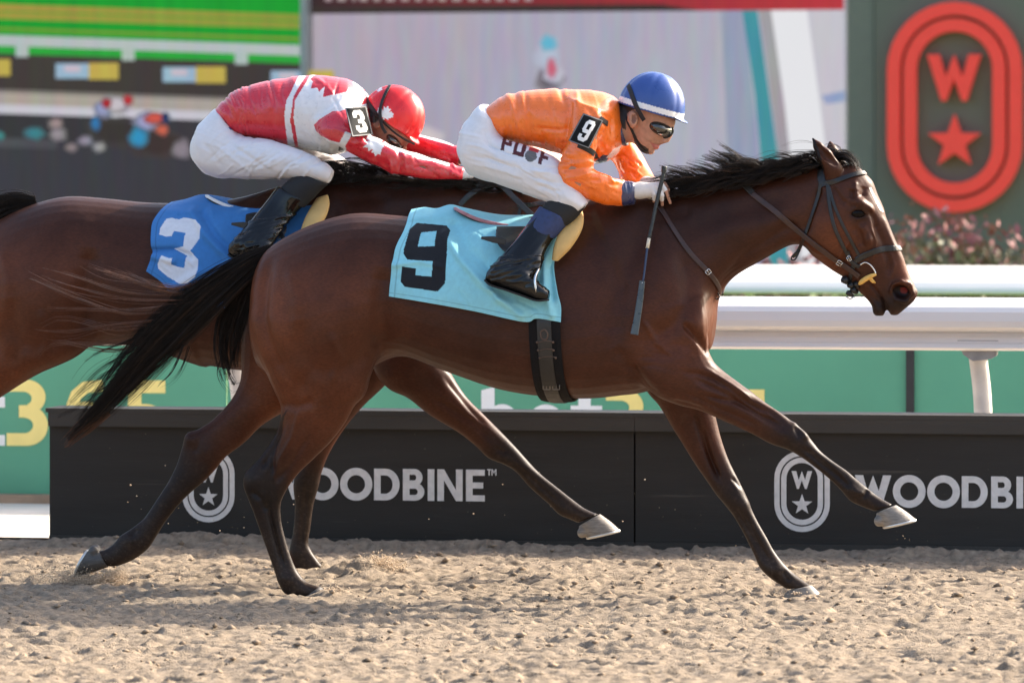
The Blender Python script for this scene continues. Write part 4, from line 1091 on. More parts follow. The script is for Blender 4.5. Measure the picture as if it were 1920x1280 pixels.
TAIL9R = [([(400, 548, -.04), (330, 560, -.05), (240, 555, -.05), (150, 528, -.05), (62, 505, -.05)], [20, 18, 26, 24, 16], .05, 40, .0015, .55), ([(380, 555, -.05), (300, 540, -.05), (230, 515, -.05), (150, 490, -.05)], [14, 16, 22, 20], .05, 32, .0014, .5),
          ([(360, 575, -.05), (260, 590, -.05), (160, 595, -.05), (70, 600, -.05)], [22, 28, 34, 30], .05, 26, .0014, .6), ([(320, 620, -.05), (220, 640, -.05), (110, 632, -.05), (40, 690, -.05)], [26, 34, 40, 24], .05, 26, .0014, .6),
          ([(190, 760, -.03), (150, 800, -.03), (118, 832, -.02)], [20, 16, 10], .04, 90, .0011, .5)]
hair(locks(TAIL9, seed=2), 'tail', M_HAIR, root9)
hair(locks(TAIL9R, seed=3), 'tail_tips', M_HAIRTIP, root9)
# dock of the tail: root covered by hair
MANE9 = []
for x, y, tx, ty, sx_, n in ((1262, 362, 1205, 345, 12, 100), (1285, 358, 1228, 328, 16, 150), (1310, 354, 1252, 306, 18, 160), (1335, 350, 1278, 300, 18, 170), (1358, 345, 1302, 296, 18, 180), (1382, 340, 1330, 286, 18, 190), (1404, 336, 1352, 262, 18, 200), (1426, 332, 1368, 272, 18, 200), (1448, 328, 1392, 284, 16, 190), (1470, 324, 1412, 300, 14, 180), (1492, 320, 1436, 296, 14, 170), (1512, 316, 1460, 304, 12, 150), (1530, 310, 1484, 286, 10, 110), (1545, 304, 1500, 292, 8, 60)):
    ty += 13; MANE9.append(([(x + 6, y + 6, 0), (x - 8, y - 8, -.02), ((x + tx) / 2 - 8, (y + ty) / 2 - 9, -.03), (tx - 16, ty, -.02)], [9, 9, sx_ * .6, sx_ * .75], .045, n, .0011, .6))
    dv = 10 * math.sin(x * .21); MANE9.append(([(x + 6, y + 2, -.02), (x - 14, y - 14 + dv * .3, -.06), (x - 44, y - 10 + dv, -.075), (x - 78, y + 2 + dv, -.08)], [8, 12, 16, 18], .02, int(n * .7), .0011, .7))
    MANE9.append(([(x + 6, y + 6, -.03), (x - 8, y + 1, -.07), (x - 26, y + 6, -.085), (x - 48, y + 12 + dv * .5, -.09)], [7, 8, 9, 10], .02, int(n * .4), .0011, .7))
for x in range(1258, 1545, 9):
    y = np.interp(x, [1252, 1329, 1418, 1507, 1545], [365, 353, 337, 319, 306])
    MANE9.append(([(x + 8, y + 9, 0), (x - 4, y - 3, -.03), (x - 20, y + 1, -.06), (x - 40, y + 10, -.08)], [5, 6, 6, 7], .035, 70, .0011, .6))
MANE9 += [([(1556, 306, 0), (1580, 292, -.01), (1600, 305, -.02), (1612, 324, -.02)], [10, 12, 10, 7], .04, 130, .0011, .4), ([(1556, 308, -.01), (1572, 284, -.01), (1552, 276, -.01), (1530, 284, .01)], [6, 8, 8, 8], .03, 40, .0009, .5), ([(1552, 306, 0), (1575, 290, .02), (1595, 296, .02), (1618, 326, .01)], [8, 10, 10, 6], .03, 100, .0011, .4)]
hair(locks(MANE9, seed=5), 'mane', M_HAIR, root9)
M_HAIRB = mat('horse_hair_brown', (0.055, 0.032, 0.020), 0.5, var=0.3, vscale=20, spec=0.3)
hair(locks([(g, [k * 1.25 for k in s_], y_, max(6, int(n_ * .14)), r_, l_) for g, s_, y_, n_, r_, l_ in MANE9], seed=15), 'mane_highlights', M_HAIRB, root9)
hair(locks([(g, [k * 1.15 for k in s_], y_, max(6, int(n_ * .07)), r_, l_) for g, s_, y_, n_, r_, l_ in TAIL9[:4]], seed=16), 'tail_highlights', M_HAIRB, root9)

# ------------------------------------------------------------------ second horse
OFF3 = P(283, 480, .87 - .26) - P(740, 480, -.26)
OFF3[0] -= .22; OFF3[1] = .87; OFF3[2] = .062
root3 = thing('horse', 'dark bay racehorse with royal blue saddle cloth galloping behind', 'horse', tuple(OFF3))
def rings_off(rows, Y):
    return [[P(r[0], r[1], .87 + Y) - OFF3, P(r[2], r[3], .87 + Y) - OFF3, r[4], 0] for r in rows]
FORE3N = [(690, 610, 830, 560, .07), (700, 690, 828, 660, .092), (728, 728, 846, 700, .088), (765, 746, 873, 742, .076), (806, 778, 907, 777, .062), (856, 808, 941, 811, .050), (890, 834, 966, 837, .043), (915, 858, 985, 858, .041), (944, 870, 1001, 876, .038), (967, 884, 1018, 892, .030), (993, 913, 1042, 911, .027), (1027, 943, 1070, 933, .029), (1048, 964, 1094, 951, .033), (1068, 973, 1110, 959, .030), (1084, 980, 1124, 964, .031)]
FORE3F = [(650, 600, 790, 600, .07), (640, 700, 740, 700, .085), (610, 774, 680, 762, .066), (586, 818, 645, 804, .052), (566, 858, 618, 848, .045), (553, 890, 603, 886, .042), (550, 914, 598, 910, .039), (553, 948, 588, 946, .029), (550, 990, 582, 990, .027), (545, 1018, 578, 1016, .029), (542, 1042, 584, 1032, .034), (550, 1066, 596, 1050, .031), (564, 1076, 606, 1062, .03)]
HIND3 = [(0, 470, 215, 520, .10), (-14, 560, 200, 606, .125), (-34, 640, 150, 664, .118), (-80, 696, 66, 704, .10), (-130, 736, -10, 752, .075), (-190, 772, -100, 808, .055), (-248, 812, -172, 850, .042), (-290, 880, -240, 890, .034), (-330, 950, -292, 955, .028), (-360, 990, -312, 1000, .033), (-380, 1010, -345, 1030, .030)]
legs3 = [rings_off(FORE3N, -.12), rings_off(FORE3F, .12), rings_off(HIND3, -.15), rings_off([(a - 40, b - 6, c - 40, d - 6, w) for a, b, c, d, w in HIND3], .15)]
legs3.append([[P(a, b, .87) - OFF3, P(c, d, .87) - OFF3, w, 0] for a, b, c, d, w in ((110, 540, 120, 662, .18), (190, 540, 200, 646, .22), (290, 540, 295, 655, .25), (380, 540, 385, 686, .26))])
def L3(pts, Y): return [tuple((P(x, y, .87 + Y) - OFF3)[[0, 2]]) for x, y in pts]
lines3 = [(L3([(880, 790), (950, 850), (1020, 915), (1110, 975)], -.12), .075), (L3([(620, 820), (575, 900), (565, 990), (600, 1075)], .12), .07)]
def hp3(cb, cf, tip, heel, Y): return [P(*cb, .87 + Y) - OFF3, P(*cf, .87 + Y) - OFF3, P(*tip, .87 + Y) - OFF3, P(*heel, .87 + Y) - OFF3]
hoof3 = [hp3((1085, 986), (1125, 963), (1162, 993), (1099, 1007), -.12), hp3((568, 1080), (606, 1066), (630, 1086), (580, 1094), .12)]
OWN3 = [([(803, 741), (844, 765), (892, 794), (925, 830)], 6, .009, (-.5, .05)), ([(832, 705), (862, 741), (883, 768), (915, 800)], 5, .009, (-.5, .05)), ([(955, 862), (1000, 900), (1050, 945)], 4, .005, (-.5, .05)), ([(930, 840), (950, 850)], 4, .005, (-.5, .05)), ([(575, 905), (568, 990), (565, 1030)], 4, .006, (-.05, .5))]
body3, bvh3, TT3 = build_horse(root3, legs3, lines3, hoof3, .0064, neck_turn=.24, skip=True, own=OWN3, off=OFF3)
MANE3 = []
for k in range(15):
    x = 1185 + k * 26; y = np.interp(x, [1075, 1150, 1252, 1418, 1545], [378, 368, 364, 336, 306])
    T = TT3 if x > 1330 else None
    f = min(1, max(0, (x - 1180) / 160.0))
    spec = ([(x + 6, y + 8, 0), (x - 12, y - 14, -.02), (x - 38, y - 16, -.03), (x - 66, y - 4, -.03)], [10, 13, 15, 15], .05, 150, .0012, .6)
    spec2 = ([(x + 6, y + 6, -.03), (x - 12, y - 2, -.08), (x - 40, y + 8, -.10), (x - 72, y + 12, -.11)], [8, 10, 11, 10], .02, 130, .0012, .6)
    pv = P(1262, 480, 0)
    MANE3 += locks([spec, spec2], seed=40 + k, T=(lambda p, f=f: rot2(p, pv, .24 * f)))
hair(MANE3, 'mane', M_HAIR, root3)
o3 = tuple(OFF3)
hair(locks([([(66, 378, .87), (20, 384, .87), (-60, 420, .87), (-150, 470, .87)], [10, 20, 30, 34], .06, 500, .0013, .4), ([(62, 384, .87), (10, 400, .87), (-60, 450, .87), (-140, 540, .87)], [10, 20, 30, 34], .05, 300, .0013, .4)], off=OFF3, seed=9), 'tail', M_HAIR, root3)
# ------------------------------------------------------------------ tack
def cast(bvh, px, py, off=(0, 0, 0), Y=-.2):
    """where the line of sight at a photo position meets a surface"""
    tgt = P(px, py, Y); d = Vector(tgt - CAM).normalized(); o = Vector(CAM - np.asarray(off))
    h, n, i, t = bvh.ray_cast(o, d)
    if h is None: return None, None
    return np.array(h), np.array(n)

def surf_path(bvh, pts, off=(0, 0, 0), Y=-.1, lift=.004, sub=6):
    """polyline given in photo positions laid on a surface; misses are bridged"""
    p2 = crspline([tuple(p) for p in pts], sub); out = []; nr = []
    for x, y in p2:
        h, n = cast(bvh, x, y, off, Y)
        out.append(None if h is None else h + n * lift); nr.append(n)
    idx = [i for i, o in enumerate(out) if o is not None]
    if not idx: 
        a = np.array([P(x, y, Y) - np.asarray(off) for x, y in p2]); return a, np.tile((0., -1, 0), (len(a), 1))
    A = np.array([out[i] for i in idx]); Nn = np.array([nr[i] for i in idx])
    full = np.array([[np.interp(i, idx, A[:, c]) for c in range(3)] for i in range(len(p2))])
    for i, (x, y) in enumerate(p2):          # off the surface: keep the seen position at the depth of the neighbours
        if out[i] is None: full[i] = P(x, y, full[i][1] + off[1]) - np.asarray(off)
    fn = np.array([[np.interp(i, idx, Nn[:, c]) for c in range(3)] for i in range(len(p2))])
    # even out the depth
    for _ in range(3):
        full[1:-1] = full[1:-1] * .5 + (full[:-2] + full[2:]) * .25; fn[1:-1] = fn[1:-1] * .5 + (fn[:-2] + fn[2:]) * .25
    return full, fn / (np.linalg.norm(fn, axis=1)[:, None] + 1e-9)

def ribbon(path, nrm, width, thick=.004):
    path = np.asarray(path); n = len(path)
    w = np.full(n, width) if np.isscalar(width) else np.interp(np.linspace(0, 1, n), np.linspace(0, 1, len(width)), width)
    t = np.gradient(path, axis=0); t /= np.linalg.norm(t, axis=1)[:, None] + 1e-9
    s = np.cross(t, nrm); s /= np.linalg.norm(s, axis=1)[:, None] + 1e-9
    nn = np.cross(s, t)
    prof = [(-.5, 0), (-.5, .7), (-.38, 1), (.38, 1), (.5, .7), (.5, 0)]
    v = np.stack([path + s * (w * a)[:, None] + nn * (thick * b) for a, b in prof], 1).reshape(-1, 3)
    m = len(prof); f = []
    for i in range(n - 1):
        for k in range(m): f.append((i * m + k, i * m + (k + 1) % m, (i + 1) * m + (k + 1) % m, (i + 1) * m + k))
    f += [tuple(range(m)), tuple(range(n * m - 1, n * m - m - 1, -1))]
    return v, f

M_LEATHER = mat('black_leather', (0.014, 0.013, 0.012), 0.42, var=0.3, vscale=30, bump=0.15, bscale=90, spec=0.5)
M_BROWN = mat('brown_leather', (0.045, 0.020, 0.014), 0.45, var=0.25, vscale=30, bump=0.12, bscale=90)
M_STEEL = mat('buckle_steel', (0.72, 0.70, 0.66), 0.25, metal=1.0)
M_YEL = mat('yellow_rubber', (0.72, 0.42, 0.10), 0.5, var=0.08, vscale=20)
M_FOAM = mat('yellow_foam', (0.66, 0.42, 0.15), 0.75, var=0.10, vscale=18, bump=0.15, bscale=90)
M_PATENT = mat('patent_leather', (0.005, 0.005, 0.005), 0.06, spec=0.42, bump=0.05, bscale=22)
M_GIRTH = mat('girth_elastic', (0.008, 0.007, 0.007), 0.85, spec=0.2, var=0.25, vscale=40, bump=0.3, bscale=140)

def strap(parent, name, bvh, pts, width, m, off=(0, 0, 0), lift=.003, thick=.004, Y=-.1, mirror=False):
    p, n = surf_path(bvh, pts, off, Y, lift)
    mb = MB(); v, f = ribbon(p, n, width, thick); mb.add(v, f)
    o = mb.build(name, m, parent, smooth=False)
    if mirror:
        mb = MB(); v = np.array(v) * (1, -1, 1); mb.add(v, [g[::-1] for g in f]); mb.build(name, m, parent)
    return p, n

def buckle(parent, c, n, t, w, h):
    """square wire buckle lying on a strap"""
    t = t / np.linalg.norm(t); s = np.cross(n, t); s /= np.linalg.norm(s)
    mb = MB(); c = c + n * .005
    pts = [c + t * h * a + s * w * b for a, b in ((-.5, -.5), (.5, -.5), (.5, .5), (-.5, .5), (-.5, -.5))]
    for a, b in zip(pts[:-1], pts[1:]): add_tube(mb, [a, b], .0018, 6)
    add_tube(mb, [c - t * h * .5, c + t * h * .4], .0014, 6)
    mb.build('buckle', M_STEEL, parent, smooth=True)

def bridle9():
    t = thing('bridle', 'black leather racing bridle with yellow bit guards on the leading horse', 'bridle', (0, 0, 0))
    B = bvh9
    strap(t, 'brow_band', B, [(1545, 345), (1566, 340), (1590, 332), (1610, 326), (1621, 325)], .020, M_LEATHER, lift=.004, mirror=True)
    strap(t, 'crown_piece', B, [(1540, 320), (1540, 334), (1545, 350)], .030, M_LEATHER, mirror=True)
    strap(t, 'cheek_piece', B, [(1552, 348), (1556, 385), (1564, 425), (1580, 460), (1592, 483)], .014, M_LEATHER, lift=.004, mirror=True)
    strap(t, 'noseband_cheek', B, [(1554, 350), (1566, 390), (1584, 430), (1604, 466), (1612, 482)], .012, M_LEATHER, lift=.003, mirror=True)
    strap(t, 'throat_latch', B, [(1539, 345), (1533, 375), (1522, 410), (1508, 448), (1494, 474), (1486, 482)], .014, M_LEATHER, lift=.005)
    mb = MB(); a = P(1486, 484, -.07); path = crspline([P(1497, 470, -.065), P(1487, 478, -.07), P(1484, 486, -.07), P(1491, 486, -.068), P(1500, 468, -.06)], 4); add_tube(mb, path, .0035, 6); mb.build('throat_latch_end', M_LEATHER, t, smooth=True)
    strap(t, 'noseband', B, [(1606, 487), (1620, 479), (1640, 471), (1662, 466), (1686, 466)], .024, M_LEATHER, lift=.004, thick=.006, mirror=True)
    strap(t, 'chin_strap', B, [(1606, 487), (1600, 500), (1597, 512), (1594, 524)], .016, M_LEATHER, lift=.004, mirror=True)
    p, n = strap(t, 'cheek_tab', B, [(1588, 470), (1594, 484), (1602, 494), (1612, 500)], .015, M_LEATHER, lift=.007)
    buckle(t, p[6], n[6], p[9] - p[3], .016, .020)
    # bit: D ring and rubber guard
    c = cast(B, 1622, 508)[0]; yb = c[1] - .010
    mb = MB(); add_tube(mb, crspline([P(1612, 497, yb), P(1622, 492, yb - .002), P(1632, 497, yb - .002), P(1640, 508, yb), P(1642, 514, yb)], 5), .0032, 8); mb.build('bit_ring', M_STEEL, t, smooth=True)
    mb = MB(); add_tube(mb, crspline([P(1610, 533, yb + .004), P(1620, 525, yb - .002), P(1632, 518, yb - .004), P(1643, 514, yb)], 5), [.004, .007, .009, .010, .010, .0105, .0105, .0105, .010, .010, .009, .009, .008, .007, .006, .005], 10); mb.build('bit_guard', M_YEL, t, smooth=True)
    mb = MB(); add_tube(mb, [P(1630, 520, yb), P(1637, 528, yb + .012), P(1641, 530, yb + .02)], [.008, .007, .004], 8); mb.build('bit_guard', M_YEL, t, smooth=True)
    # loose chin buckle and curb
    mb = MB()
    for x, y, r in ((1586, 526, .016), (1597, 536, .014), (1602, 545, .013), (1594, 551, .011), (1607, 534, .012)):
        q = P(x, y, -.035); add_tube(mb, [q + (-.008, -.01, .006), q + (.008, .012, -.006)], [r, r * .8], 8)
    mb.build('curb_strap', M_LEATHER, t, smooth=True)
    mb = MB(); add_tube(mb, crspline([P(1586, 556, -.04), P(1594, 560, -.04), P(1602, 556, -.035)], 4), .003, 6); mb.build('curb_hook', M_STEEL, t, smooth=True)
    # reins
    m_r = mat('rein_rubber', (0.022, 0.020, 0.019), 0.7, var=0.2, vscale=60, bump=0.3, bscale=200)
    p, n = strap(t, 'rein', B, [(1612, 517), (1590, 500), (1566, 484), (1530, 458), (1480, 418), (1430, 379), (1408, 362)], .022, M_BROWN, lift=.010, thick=.004)
    buckle(t, p[10], n[10], p[12] - p[8], .022, .020)
    strap(t, 'rein_grip', B, [(1412, 364), (1392, 346), (1372, 332), (1356, 326)], .026, m_r, lift=.012, thick=.006)
    hand = P(1238, 352, -.06)
    mb = MB(); path = crspline([P(1360, 327, -.03), P(1330, 334, -.03), P(1290, 346, -.05), hand], 6)
    v, f = ribbon(path, np.tile((0, -.6, .8), (len(path), 1)), .02, .004); mb.add(v, f); mb.build('rein_grip', m_r, t)
    mb = MB(); path = crspline([P(1612, 517, .06), P(1530, 458, .10), P(1430, 379, .11), P(1360, 335, .08), P(1290, 345, .06), P(1240, 352, .05)], 6)
    v, f = ribbon(path, np.tile((0, .8, .3), (len(path), 1)), .02, .004); mb.add(v, f); mb.build('rein', M_BROWN, t)
    t2 = thing('neck_strap', 'slim dark leather neck strap with steel buckle across the leading horse shoulder', 'strap', (0, 0, 0))
    p, n = strap(t2, 'strap', B, [(1236, 388), (1246, 402), (1262, 430), (1290, 470), (1318, 500), (1334, 518), (1346, 538), (1348, 552)], .019, M_BROWN, lift=.005, mirror=True)
    buckle(t2, p[27], n[27], p[30] - p[24], .020, .018)
    mb = MB(); add_tube(mb, crspline([P(1345, 549, -.05), P(1349, 556, -.052), P(1344, 561, -.05), P(1340, 555, -.05), P(1345, 549, -.05)], 4), .003, 6); mb.build('ring', M_LEATHER, t2, smooth=True)
bridle9()

def bridle3():
    t = thing('bridle', 'black reins and bridle of the trailing horse, mostly hidden behind the orange jockey', 'bridle', tuple(OFF3))
    o = OFF3
    mb = MB(); path = crspline([P(868, 328, .80) - o, P(905, 348, .78) - o, P(935, 345, .77) - o, P(965, 372, .75) - o, P(1000, 405, .72) - o, P(1060, 450, .72) - o], 6)
    v, f = ribbon(path, np.tile((0, -1., .2), (len(path), 1)), .024, .005); mb.add(v, f); mb.build('rein', M_LEATHER, t)
    mb = MB(); path = crspline([P(862, 384, .76) - o, P(880, 366, .765) - o, P(905, 350, .78) - o], 6)
    v, f = ribbon(path, np.tile((0, -1., .2), (len(path), 1)), .024, .005); mb.add(v, f); mb.build('rein', M_LEATHER, t)
    B = bvh3; H = lambda x, y: tuple(TT3(P(x, y, 0)) )
    def hs(pts, w, name):
        out = []; nr = []
        for x, y in crspline(pts, 5):
            q = TT3(P(x, y, 0)); h, n, i, d = B.ray_cast(Vector((q[0], -1.0, q[2])), Vector((0, 1, 0)))
            if h is not None: out.append(np.array(h) + np.array(n) * .004); nr.append(np.array(n))
        if len(out) > 2:
            mb = MB(); v, f = ribbon(np.array(out), np.array(nr), w, .004); mb.add(v, f); mb.build(name, M_LEATHER, t)
    hs([(1552, 348), (1556, 385), (1564, 425), (1592, 483)], .014, 'cheek_piece'); hs([(1545, 345), (1566, 340), (1590, 332), (1612, 330)], .02, 'brow_band'); hs([(1606, 487), (1640, 471), (1672, 468)], .024, 'noseband')
bridle3()

# saddle cloths: sheets draped over the back, folds in the cloth
NUM9 = ([(770, 419), (826, 424), (836, 433), (839, 530), (826, 546), (764, 537), (756, 528), (757, 499), (783, 503), (783, 516), (813, 518), (814, 490), (766, 487), (757, 475), (761, 430)], [(783, 437), (811, 434), (813, 462), (782, 463)])
NUM3 = ([(306, 411), (316, 409), (322, 411), (330, 412), (337, 409), (349, 410), (362, 412), (375, 425), (374, 448), (364, 465), (360, 470), (376, 486), (378, 505), (373, 519), (358, 531), (345, 531), (322, 518), (303, 503), (302, 495), (308, 479), (323, 484), (329, 484), (328, 495), (340, 500), (352, 502), (354, 480), (328, 466), (346, 462), (347, 437), (325, 434), (322, 443), (312, 444), (298, 440), (298, 428)], None)

def saddle_cloth(label, bvh, off, top, bottom, left, right, base_col, num, num_col, folds, rough=.75):
    t = thing('saddle_cloth', label, 'saddle cloth', tuple(off))
    nu, nv = 250, 220
    topc = crspline(top, 10); botc = crspline(bottom, 10); lc = crspline(left, 10); rc = crspline(right, 10)
    par = lambda c: np.r_[0, np.cumsum(np.hypot(*np.diff(c, axis=0).T))] / np.sum(np.hypot(*np.diff(c, axis=0).T))
    def at(c, s): p = par(c); return np.stack([np.interp(s, p, c[:, 0]), np.interp(s, p, c[:, 1])], -1)
    s = np.linspace(0, 1, nu); tt = np.linspace(0, 1, nv)
    T_, B_, L_, R_ = at(topc, s), at(botc, s), at(lc, tt), at(rc, tt)
    S, TT_ = np.meshgrid(s, tt)
    c = (1 - TT_)[..., None] * T_[None] + TT_[..., None] * B_[None] + (1 - S)[..., None] * L_[:, None] + S[..., None] * R_[:, None] \
        - ((1 - S) * (1 - TT_))[..., None] * T_[0] - (S * (1 - TT_))[..., None] * T_[-1] - ((1 - S) * TT_)[..., None] * B_[0] - (S * TT_)[..., None] * B_[-1]
    PX, PY = c[..., 0], c[..., 1]
    pos = np.zeros((nv, nu, 3))
    for j in range(nv):
        for i in range(nu):
            q = P(PX[j, i], PY[j, i], off[1] - .24) - off
            h, n, k, d = bvh.ray_cast(Vector((q[0], -1.2, q[2])), Vector((0, 1, 0)))
            y = h.y if h is not None else np.nan
            pos[j, i] = (q[0], y, q[2])
    for i in range(nu):        # over the ridge: swing to the middle of the back
        col = pos[:, i, 1]; good = ~np.isnan(col)
        if not good.any(): col[:] = 0; continue
        g0 = np.argmax(good); y0 = col[min(g0 + 9, nv - 1)]
        lim = g0 + 9
        w = np.linspace(0, 1, lim + 1)[: lim]
        col[:lim] = y0 * np.sin(w * math.pi / 2)
        bad = np.isnan(col); col[bad] = np.interp(np.flatnonzero(bad), np.flatnonzero(~bad), col[~bad])
    Yb = pos[..., 1]
    for _ in range(60):
        Yb[1:-1] = Yb[1:-1] * .5 + (Yb[:-2] + Yb[2:]) * .25
        Yb[:, 1:-1] = Yb[:, 1:-1] * .6 + (Yb[:, :-2] + Yb[:, 2:]) * .2
    lift = .014 + .012 * TT_
    f = np.zeros_like(PX)
    for line, wd, hgt in folds:
        r, _ = seg_dist(PX.ravel(), PY.ravel(), line); f += (hgt * np.exp(-(r / wd) ** 2)).reshape(f.shape)
    f += (fbm(PX / 60, PY / 60, 3, 21) - .5) * .016 + (fbm(PX / 18, PY / 18, 2, 22) - .5) * .005
    rf = np.random.default_rng(int(off[1] * 100) + 5)
    for _ in range(16):
        x0 = rf.uniform(PX.min(), PX.max()); y0 = rf.uniform(PY.min(), PY.max()); a_ = rf.uniform(.3, 1.3); l_ = rf.uniform(20, 60)
        r, t_ = seg_dist(PX.ravel(), PY.ravel(), [(x0, y0), (x0 + l_ * math.cos(a_), y0 + l_ * math.sin(a_))]); f += (rf.choice((-1, 1)) * .0045 * np.exp(-(r / rf.uniform(2.2, 4)) ** 2) * np.minimum(1, np.minimum(t_, 1 - t_) * 4)).reshape(f.shape)
    wob = np.sin(PX / 24) * .004 * TT_ ** 2
    pos[..., 1] = Yb - (lift + f + wob) * np.minimum(1, TT_ * 8)
    near = pos.reshape(-1, 3)
    far = pos.copy(); far[..., 1] = -far[..., 1]
    far = far[1:]
    grid = np.concatenate([far[::-1], pos], 0)
    m, n = grid.shape[:2]
    idx = np.arange(m * n).reshape(m, n)
    q = np.stack([idx[:-1, :-1], idx[1:, :-1], idx[1:, 1:], idx[:-1, 1:]], -1).reshape(-1, 4)
    PXg = np.concatenate([PX[1:][::-1], PX], 0).ravel(); PYg = np.concatenate([PY[1:][::-1], PY], 0).ravel(); Tg = np.concatenate([TT_[1:][::-1], TT_], 0).ravel(); Sg = np.concatenate([S[1:][::-1], S], 0).ravel()
    cols = np.tile(np.array(base_col), (len(PXg), 1))
    seam = (np.abs(Tg - .955) < .004) | (np.abs(Sg - .035) < .003)
    cols[seam] *= .72
    ins = in_poly(PXg, PYg, num[0])
    if num[1]: ins &= ~in_poly(PXg, PYg, num[1])
    cols[ins] = num_col
    me = mesh_np('cloth', grid.reshape(-1, 3), q); vcol(me, cols)
    mm = mat('saddle_cloth_fabric', rough=rough, attr='col', var=0.05, vscale=60, bump=0.12, bscale=420, spec=0.25, sheen=0.05)
    o = link('cloth', me, mm, t)
    md = o.modifiers.new('thickness', 'SOLIDIFY'); md.thickness = .003; md.offset = 0
    return t

folds9 = [([(828, 436), (860, 480), (905, 525), (950, 565), (985, 590)], 7, .020), ([(840, 425), (880, 470), (940, 520)], 8, -.012), ([(1040, 440), (1022, 490), (1025, 540), (1040, 590)], 6, .018), ([(1050, 450), (1032, 500), (1040, 560)], 5, -.012), ([(750, 495), (790, 490), (830, 500)], 5, .008), ([(760, 412), (800, 404), (826, 396)], 6, .008), ([(940, 560), (980, 570), (1010, 590)], 8, .012), ([(790, 440), (812, 452)], 4, .006), ([(735, 495), (748, 497)], 6, .01)]
saddle_cloth('pale turquoise saddle cloth with black number 9 under the front saddle', bvh9, np.zeros(3),
             [(750, 394), (775, 390), (798, 392), (824, 385), (851, 391), (920, 404), (1000, 404), (1064, 406)], [(734, 555), (798, 565), (897, 583), (989, 602), (1013, 596), (1057, 603)],
             [(750, 394), (751, 430), (741, 468), (736, 524), (734, 555)], [(1064, 406), (1050, 450), (1038, 491), (1048, 545), (1056, 573), (1057, 603)], (0.27, 0.62, 0.69), NUM9, (0.012, 0.013, 0.016), folds9)
folds3 = [([(350, 395), (385, 440), (430, 480), (470, 520)], 7, .02), ([(370, 400), (410, 450), (450, 480)], 7, -.014), ([(285, 470), (330, 468), (362, 480)], 6, -.02), ([(290, 480), (330, 490)], 6, .014), ([(300, 395), (350, 398)], 6, .006), ([(330, 540), (380, 510)], 8, .012)]
saddle_cloth('royal blue saddle cloth with white number 3 under the rear saddle', bvh3, OFF3,
             [(296, 380), (325, 374), (353, 366), (386, 369), (450, 380), (520, 380), (590, 372)], [(281, 508), (309, 527), (339, 553), (420, 575), (510, 585), (600, 590)],
             [(296, 380), (284, 408), (281, 425), (286, 466), (289, 478), (281, 508)], [(590, 372), (585, 450), (590, 530), (600, 590)], (0.05, 0.20, 0.48), NUM3, (0.72, 0.72, 0.75), folds3)

